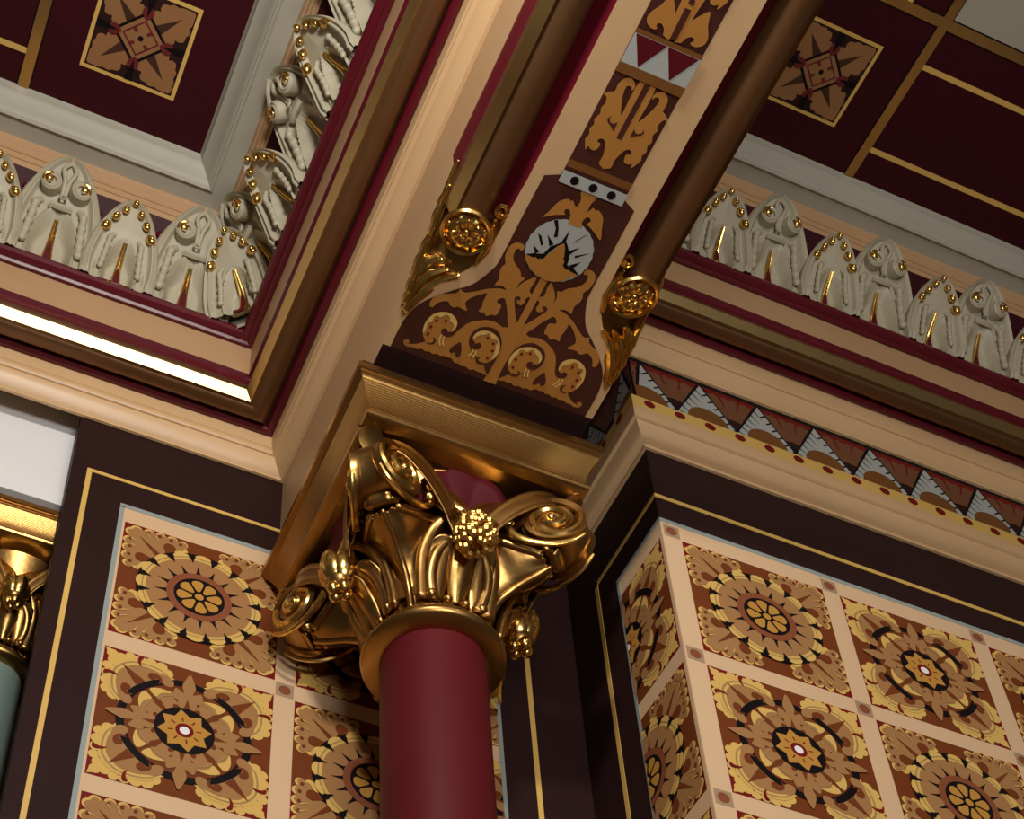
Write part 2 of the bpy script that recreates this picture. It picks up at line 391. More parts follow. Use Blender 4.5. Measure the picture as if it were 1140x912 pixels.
        for q in range(4):
            a = q*pi/2+pi/4
            for sg in (1, -1):
                R = lambda p, a=a, sg=sg: (p[0]*cos(a)-sg*p[1]*sin(a), p[0]*sin(a)+sg*p[1]*cos(a))
                A(9, [R(p) for p in smoothpoly([(.30, .04), (.38, .03), (.46, .045), (.54, .03), (.66, .035), (.645, .12), (.59, .19), (.50, .25), (.41, .27), (.43, .22), (.36, .205), (.30, .15)], 3)], 'tan')
                A(10, [R(p) for p in smoothpoly([(.54, .03), (.66, .035), (.645, .12), (.59, .19), (.50, .25), (.535, .18), (.555, .11)], 3)], 'buff')
                A(11, [R(p) for p in smoothpoly([(.50, .03), (.515, .03), (.525, .11), (.50, .18), (.46, .255), (.485, .17), (.505, .11)], 3)], 'olive')
                A(10, [R(p) for p in circ(.335, .15, .03, 12)], 'russet')
            a = q*pi/2
            R = lambda p, a=a: (p[0]*cos(a)-p[1]*sin(a), p[0]*sin(a)+p[1]*cos(a))
            fl = [(.28, .03), (.34, .085), (.40, .115), (.45, .105), (.46, .155), (.53, .175), (.625, .15), (.60, .09), (.585, .05), (.68, .078), (.78, .055), (.90, 0)]
            A(12, [R(p) for p in smoothpoly(fl+[(x, -y) for x, y in fl[::-1][1:]], 3)], 'tan')
            A(13, [R(p) for p in ((.28, -.05), (.28, .05), (.50, 0))], 'russet')
        A(14, circ(0, 0, .345, 56), 'black')
        star = []
        for i in range(16):
            star.append(((.315, .225)[i % 2]*cos(pi*i/8+.2), (.315, .225)[i % 2]*sin(pi*i/8+.2)))
        A(15, star, 'ochre')
        for i in range(8):
            a = 2*pi*i/8+.2
            R = lambda p, a=a: (p[0]*cos(a)-p[1]*sin(a), p[0]*sin(a)+p[1]*cos(a))
            A(16, [R(p) for p in ((.135, -.009), (.195, -.009), (.195, .009), (.135, .009))], 'oxblood')
        A(16, circ(0, 0, .105, 24), 'oxblood'); A(17, circ(0, 0, .058, 20), 'white')
    return out
M['motif'] = paint('brown_motif_paint', (116, 72, 48), .5, .1, 60, .06)
M['olive'] = paint('olive_stripe_stencil', (166, 132, 80), .5, .1, 90, .02)  # thin olive stripes, a colour of the tile pattern itself
HALF = .1955
def tile_mesh(kind):                                     # in the local x-z plane, facing -y
    mb = MB()
    for l, (_, p, c) in enumerate(sorted(tile_bits(kind), key=lambda b: b[0])):
        mb.poly(p, lambda x, y, l=l: (x*HALF, -.0012-.000025*l, y*HALF), M[c])
    return mb
protos = {}
def tile_part(kind, parent, loc, rz=0, clip=None):
    nm = 'sunflower_tile' if kind == 'sunflower' else 'star_flower_tile'
    if clip is None and kind in protos:
        o = protos[kind].copy(); C.objects.link(o); o.parent = parent
    else:
        mb = tile_mesh(kind); o = mb.build(nm, parent, smooth=False)
        if clip is None: protos[kind] = o
        else:
            import bmesh
            bm = bmesh.new(); bm.from_mesh(o.data)
            bmesh.ops.bisect_plane(bm, geom=bm.verts[:]+bm.edges[:]+bm.faces[:], plane_co=(clip, 0, 0), plane_no=(1, 0, 0), clear_outer=True)
            bm.to_mesh(o.data); bm.free()
    o.location = loc; o.rotation_euler = (0, 0, rz)
    return o
def make_panel(label, loc, rz, width, first_dot, kinds, cols, clip=None, rows=5, left_line=True, right_line=True, topline=3.378):
    """panel in local x-z plane facing -y; x=0 at its left edge; z=0 at the blue-grey top line; tile column centres listed in cols"""
    t = thing('stencilled_panel', label, 'wall panel', (loc[0], loc[1], topline), rz)
    H = rows*PITCH+.05
    mb = MB(); mb.box(0, width, -.0008, 0, -H, 0, M['lattice']); mb.build('cream_lattice', t, smooth=False)
    mb = MB(); mb.box(0, width, -.0018, -.0002, -.0135, 0, M['bluegrey'])
    if left_line: mb.box(0, .0115, -.0018, -.0002, -H, -.01, M['bluegrey'])
    if right_line: mb.box(width-.0115, width, -.0018, -.0002, -H, -.01, M['bluegrey'])
    mb.build('blue_grey_line', t, smooth=False)
    dots = []
    for ci, cx in enumerate(cols):
        for r in range(rows):
            k = kinds[(ci+r) % 2]
            cz = TOPDOT-topline-PITCH*(r+.5)
            last = ci == len(cols)-1
            tile_part(k, t, (cx, 0, cz), 0, (clip-cx) if (clip and last and cx+HALF > clip) else None)
    sq = None
    for dx in first_dot:
        for r in range(rows):
            if sq is None:
                mb = MB(); h = .0215
                mb.poly([(-h, -h), (h, -h), (h, h), (-h, h)], lambda x, y: (x, -.0014, y), M['taupe'])
                mb.poly(circ(0, 0, .0145, 20), lambda x, y: (x, -.0018, y), M['rust']); sq = o = mb.build('dotted_square', t, smooth=False)
            else: o = sq.copy(); C.objects.link(o); o.parent = t
            o.location = (dx, 0, TOPDOT-topline-PITCH*r)
    return t
make_panel('stencilled flower panel on the dark back wall, partly hidden by the red column', (.3973, Y1), 0, 1.3780-.3973, [.4337, .8747], ('sunflower', 'star'), [.2132, .6542, 1.0952], clip=.9693, topline=3.3755)
make_panel('stencilled flower panel on the front of the projecting right wall', (XR+.0005, Y2), 0, 2.2, [.0270+PITCH*i for i in range(5)], ('sunflower', 'star'), [.0270+PITCH*(i+.5) for i in range(4)], left_line=False, topline=3.380)
# return face: local x runs towards the viewer, so the panel is built mirrored in order: x=0 at the blue line, clipped at the inner end
def return_panel():
    t = thing('stencilled_panel', 'narrow shaded flower panel on the side face of the right wall', 'wall panel', (XR, Y2, 3.380), -pi/2)
    H = 5*PITCH+.05; w = .2155
    # local +x -> world -y ; the panel spans local x from -w (inner end) to 0 (wall corner)
    mb = MB(); mb.box(-w, 0, -.0008, 0, -H, 0, M['lattice']); mb.build('cream_lattice', t, smooth=False)
    mb = MB(); mb.box(-w, 0, -.0018, -.0002, -.0135, 0, M['bluegrey']); mb.box(-w, -w+.0115, -.0018, -.0002, -H, -.01, M['bluegrey']); mb.build('blue_grey_line', t, smooth=False)
    import bmesh
    for r in range(5):
        k = ('star', 'sunflower')[r % 2]
        o = tile_mesh(k).build('sunflower_tile' if k == 'sunflower' else 'star_flower_tile', t, smooth=False)
        bm = bmesh.new(); bm.from_mesh(o.data)
        bmesh.ops.bisect_plane(bm, geom=bm.verts[:]+bm.edges[:]+bm.faces[:], plane_co=(-w+.0115+HALF+.010, 0, 0), plane_no=(-1, 0, 0), clear_outer=True)
        bm.to_mesh(o.data); bm.free()
        o.location = (-HALF-.010, 0, TOPDOT-3.380-PITCH*(r+.5))
    return t
return_panel()

# ------------------------------------------------------------------ lower cornice and triangle frieze of the right wall
def ell_sweep(mb, prof, mat, x1=4.1, yb=Y1-.002):
    rows = []
    P = list(prof)+[(.0005, prof[-1][1]), (.0005, prof[0][1])]
    for o, h in P: rows.append([(x1, Y2-o, h), (XR-o, Y2-o, h), (XR-o, yb, h)])
    mb.quad_grid(rows, mat, closeu=True)
t = thing('wall_cornice', 'cream cornice with red dotted yellow band under the triangle frieze', 'cornice', (XR, Y2, 3.655), kind='thing')
def rel(mb): mb.v = [(x-XR, y-Y2, z-3.655) for x, y, z in mb.v]; return mb
mb = MB(); ell_sweep(mb, [(.0005, 3.660), (.008, 3.660), (.010, 3.668), (.022, 3.672), (.034, 3.680), (.044, 3.690), (.050, 3.701), (.054, 3.702), (.059, 3.706), (.060, 3.712), (.056, 3.716), (.058, 3.722), (.058, 3.752)], M['cream']); rel(mb).build('cream_moulding', t, ang=30)
mb = MB(); ell_sweep(mb, [(.058, 3.752), (.055, 3.803)], M['yellow']); rel(mb).build('yellow_band', t, ang=30)
dp = MB()
sl = Vector((0, .003, .051)).normalized()
dot = None
for i in range(28):
    x = 1.5988+.0885*i-XR
    if dot is None:
        mb = MB(); mb.poly(circ(0, 0, .0155, 20), lambda a, b: (a, -.0012+sl.y*b, sl.z*b), M['oxblood']); dot = o = mb.build('red_dot', t, smooth=False)
    else: o = dot.copy(); C.objects.link(o); o.parent = t
    o.location = (x+.001, -.0570, 3.778-3.655)
for i in range(5):
    o = dot.copy(); C.objects.link(o); o.parent = t; o.location = (-.0570, .01+.0885*i, 3.778-3.655); o.rotation_euler = (0, 0, -pi/2)

def frieze_band(length, x_apex0, n, side):
    mb = MB()
    # layers drawn on the wall plane, local x along the wall, z up from 3.84
    fc = [0]
    def Lf(k):
        fc[0] += 1; d = -.0006-.0004*k-.00001*fc[0]
        return lambda x, z: (x, d, z)
    top, base = .235, .01
    mb.poly([(0, base), (length, base), (length, top+.022), (0, top+.022)], Lf(0), M['black'])
    for i in range(-1, n):
        xa = x_apex0+.182*i
        def clip(pts): return [(min(max(x, 0), length), z) for x, z in pts]
        xb = xa+.091                                          # brown motif between two apexes
        br = [(xb-.082, top-.002), (xb+.082, top-.002), (xb+.005, .075), (xb-.005, .075)]
        if xb-.09 < length:
            mb.poly(clip(br), Lf(1), M['motif'])
            sc = [(xb-.082, top-.002), (xb+.082, top-.002)]+[(xb+.078-.156*k/20, top-.016-.008*abs(sin(pi*k/4))) for k in range(21)]
            mb.poly(clip(sc), Lf(2), M['oxblood'])
            arcp = [(xb+.055*cos(a), .03+.10*sin(a)) for a in [pi*(.08+.84*k/14) for k in range(15)]]
            mb.poly(clip([(xb-.056, .118), (xb+.056, .118), (xb+.0, .05)]), Lf(2), M['brownochre'])
            mb.poly(clip([(xb-.042*1.05, .098), (xb-.02, .112), (xb, .116), (xb+.02, .112), (xb+.042*1.05, .098), (xb+.002, .04), (xb-.002, .04)]), Lf(3), M['dark'])
            for dx, lean in ((-.03, -.012), (.03, .012)):
                mb.poly(clip([(xb+dx-.003, top-.02), (xb+dx+.003, top-.02), (xb+dx-lean*.8+.002, top-.065), (xb+dx-lean*.8-.002, top-.065)]), Lf(3), M['oxblood'])
        if xa-.1 < length:
            hb = .110
            mb.poly(clip([(xa, top+.002), (xa-hb-.006, base+.012), (xa+hb+.006, base+.012)]), Lf(4), M['black'])
            mb.poly(clip([(xa, top-.006), (xa-hb+.004, base+.016), (xa+hb-.004, base+.016)]), Lf(5), M['bluewhite'])
            for sg in (1, -1):
                for k in range(6):                            # black barbs along both edges
                    u = .16+.13*k; ex, ez = xa+sg*(hb-.004)*u, lerp(top-.006, base+.016, u)
                    if sg < 0: q = [(ex-.002, ez+.003), (ex+.003, ez+.006), (ex+.022+.012*u, ez-.034+.02*u)]
                    else: q = [(ex+.003, ez+.004), (ex+.005, ez-.002), (ex-.012, ez-.016), (ex-.017, ez-.013)]
                    mb.poly(clip(q), Lf(6), M['black'])
            mb.poly(clip([(xa+.004+.062*cos(pi*k/16), .058+.062*sin(pi*k/16)) for k in range(17)]), Lf(6), M['brownochre'])
    mb.poly([(0, base+.03), (length, base+.03), (length, base), (0, base)], Lf(7), M['black'])
    return mb
t = thing('painted_frieze', 'painted frieze of grey and brown triangles on the right wall', 'frieze', (XR, Y2, 3.84), kind='thing')
frieze_band(2.4, 1.6363-XR, 14, 0).build('front_band', t, smooth=False)
o = frieze_band(Y1-Y2-.01, .40, 1, 1).build('side_band', t, smooth=False)
o.rotation_euler = (0, 0, -pi/2); o.location = (0, Y1-Y2-.005, 0)
# ------------------------------------------------------------------ the beam with its painted soffit
ZB = 3.33
FLOUT = [(.130, 1.42), (.132, 1.50), (.1345, 1.57), (.141, 1.612), (.159, 1.652), (.190, 1.693), (.228, 1.738), (.250, 1.770), (.2555, 1.80)]
FLIN = [(.103, 1.412), (.1045, 1.49), (.1055, 1.60), (.111, 1.632), (.133, 1.677), (.165, 1.706), (.198, 1.737), (.222, 1.768), (.234, 1.802), (.2375, 1.84), (.2375, 1.885)]
fo = spline(FLOUT, 5); fi = spline(FLIN, 5)
beam = thing('ceiling_beam', 'cream beam with ornate painted underside running from the red column overhead', 'beam', (XC, Y1, ZB), kind='thing')
def brel(mb): mb.v = [(x-XC, y-Y1, z-ZB) for x, y, z in mb.v]; return mb
YF = -1.5
mb = MB(); mb.box(XL, XB, YF, Y1, 3.487, 4.9, M['fawn'])
brel(mb).build('beam_body', beam, smooth=False)
# soffit slab with flared end
out = [(XC+.130, YF)]+[(XC+a, y) for a, y in fo]+[(XC+.2555, Y1)]
outl = out+[(2*XC-x, y) for x, y in out[::-1]]
mb = MB()
mb.poly(outl, lambda x, y: (x, y, ZB), M['cream'])
n = len(outl)
for i in range(n):
    a, b = outl[i], outl[(i+1) % n]
    mb.ngon([(a[0], a[1], ZB), (b[0], b[1], ZB), (b[0], b[1], 3.487), (a[0], a[1], 3.487)], M['fawn'])
brel(mb).build('soffit_slab', beam, smooth=False)
# roll mouldings on the two lower edges
YR = 1.575
for sg in (-1, 1):
    def ext(name, prof, mat, y1=YR):
        mb = MB(); rows = [[(XC+sg*a, y, z) for a, z in prof] for y in (YF, y1)]
        mb.quad_grid(rows, M[mat]); mb.ngon(rows[1], M[mat]); brel(mb)
        return mb.build(name, beam, ang=30)
    ext('maroon_fillet', [(.130, ZB), (.131, 3.334), (.160, 3.368), (.160, 3.40), (.131, 3.40)], 'maroon', 1.60)
    ext('bronze_roll', arc(.1985, 3.366, .0375, 150, 395, 26), 'bronze')
    ext('gilt_fillet', [(.232, 3.352), (.2345, 3.339), (.2495, 3.383), (.242, 3.39)], 'gilt', 1.56)
    ext('bronze_quirk', [(.2495, 3.383), (.249, 3.42), (.23, 3.42), (.23, 3.39)], 'bronze')
    ext('maroon_strip', [(.249, 3.415), (.252, 3.42), (.2545, 3.487), (.23, 3.487), (.23, 3.42)], 'maroon', 1.50)
    # carved stop behind the roundel, from the roll up to the flared soffit
    mb = MB(); P = []
    for i in range(19):
        s = i/18; y = lerp(1.50, 1.80, s)
        xi = interp([p[1] for p in fo], [p[0] for p in fo], y)
        zo = lerp(3.44, 3.332, sstep(0, .92, s)); row = []
        for j in range(11):
            v = j/10; dep = .035*(1-s)*sin(pi*v)
            row.append((XC+sg*lerp(xi, .2552, v), y, lerp(ZB, zo, v)+dep))
        P.append(row)
    mb.quad_grid(P, M['oldgold']); brel(mb)
    stop = mb.build('carved_stop', beam)
    mb = MB(); mb.quad_grid([[row[-1], (XC+sg*.2553, row[-1][1], 3.488), (XC+sg*.235, row[-1][1], 3.488)] for row in P], M['fawn']); brel(mb)
    mb.build('beam_cheek', beam, smooth=False)
    # leaves on the stop
    def relief(pts, wd, ht, mat='gold', nm='gilt_leaf', veins=3):
        mb = MB(); sp = spline(pts, 6); N = len(sp); rows = []
        for i, p in enumerate(sp):
            s = i/(N-1); a = Vector(sp[min(i+1, N-1)])-Vector(sp[max(i-1, 0)]); a.z = 0; a.normalize()
            nx, ny = -a.y, a.x; w = wd*max(.02, sin(pi*min(1, .08+s*.92)))**.6*(1+.12*sin(s*22))
            rows.append([(p[0]+nx*w*v, p[1]+ny*w*v, p[2]-ht*(1-v*v)*(.55+.45*abs(cos(veins*pi*v/2)))-.002) for v in [k/5-1 for k in range(11)]])
        mb.quad_grid(rows, M[mat]); brel(mb)
        return solid(mb.build(nm, beam), .004, 1)
    X = lambda a: XC+sg*a
    relief([(X(.245), 1.79, 3.332), (X(.222), 1.735, 3.338), (X(.200), 1.70, 3.342), (X(.170), 1.668, 3.336)], .017, .014)
    relief([(X(.250), 1.775, 3.335), (X(.238), 1.725, 3.345), (X(.222), 1.695, 3.348), (X(.195), 1.668, 3.345)], .018, .016)
    relief([(X(.252), 1.75, 3.34), (X(.246), 1.705, 3.352), (X(.235), 1.675, 3.355), (X(.215), 1.652, 3.350)], .018, .016)
    relief([(X(.253), 1.725, 3.345), (X(.252), 1.67, 3.362), (X(.252), 1.61, 3.378)], .013, .014)
    relief([(X(.253), 1.63, 3.372), (X(.253), 1.575, 3.39), (X(.2535), 1.525, 3.41)], .012, .013)
    relief([(X(.253), 1.54, 3.405), (X(.2535), 1.505, 3.42), (X(.2535), 1.48, 3.43)], .007, .008)
    relief([(X(.150), 1.63, 3.332), (X(.142), 1.60, 3.334), (X(.143), 1.565, 3.336), (X(.150), 1.53, 3.345)], .011, .010)
    mb = MB(); cx, cy = X(.146), 1.508
    mb.tube([(cx+.014*cos(a)*(1-.06*a), cy+.016*sin(a)*(1-.06*a), 3.340-.001*a) for a in [k*pi/8 for k in range(26)]], .0045, M['gold'], 8)
    brel(mb).build('scroll_tip', beam)
    # gilt roundel
    rc = Vector((X(.1945)-XC, 1.575-Y1, 3.352-ZB)); nrm = Vector((sg*.12, .10, -1)).normalized()
    q = Vector((0, 0, -1)).rotation_difference(nrm).to_matrix()
    def put(mb): mb.v = [tuple(q @ Vector((v[0], v[1], -v[2]))+rc) for v in mb.v]; return mb
    mb = MB(); mb.lathe([(.0, -.03), (.046, -.03), (.049, .012), (.0535, .016), (.0545, .022), (.051, .027), (.046, .024), (.043, .014), (.02, .011), (.002, .012)], M['gold'], 40)
    ro = put(mb).build('roundel', beam)
    for k in range(8):
        a0 = 2*pi*k/8+.2
        mb = MB(); rows = []
        for i in range(9):
            s = i/8; r = lerp(.008, .043, s); w = .017*sin(pi*(.1+.82*s))**.8
            rows.append([(r*cos(a0)-w*v*sin(a0), r*sin(a0)+w*v*cos(a0), .013+.017*(1-v*v)*sin(pi*min(.95, .15+s*.8))-.004*s*cos(5*v)+.002*sin(14*s)) for v in (-1, -.6, -.25, 0, .25, .6, 1)])
        mb.quad_grid(rows, M['gold']); put(mb).build('petal', ro)
    mb = MB(); mb.ball((0, 0, .022), .009, M['gold'], 12, (1, 1, .8)); put(mb).build('centre_boss', ro)

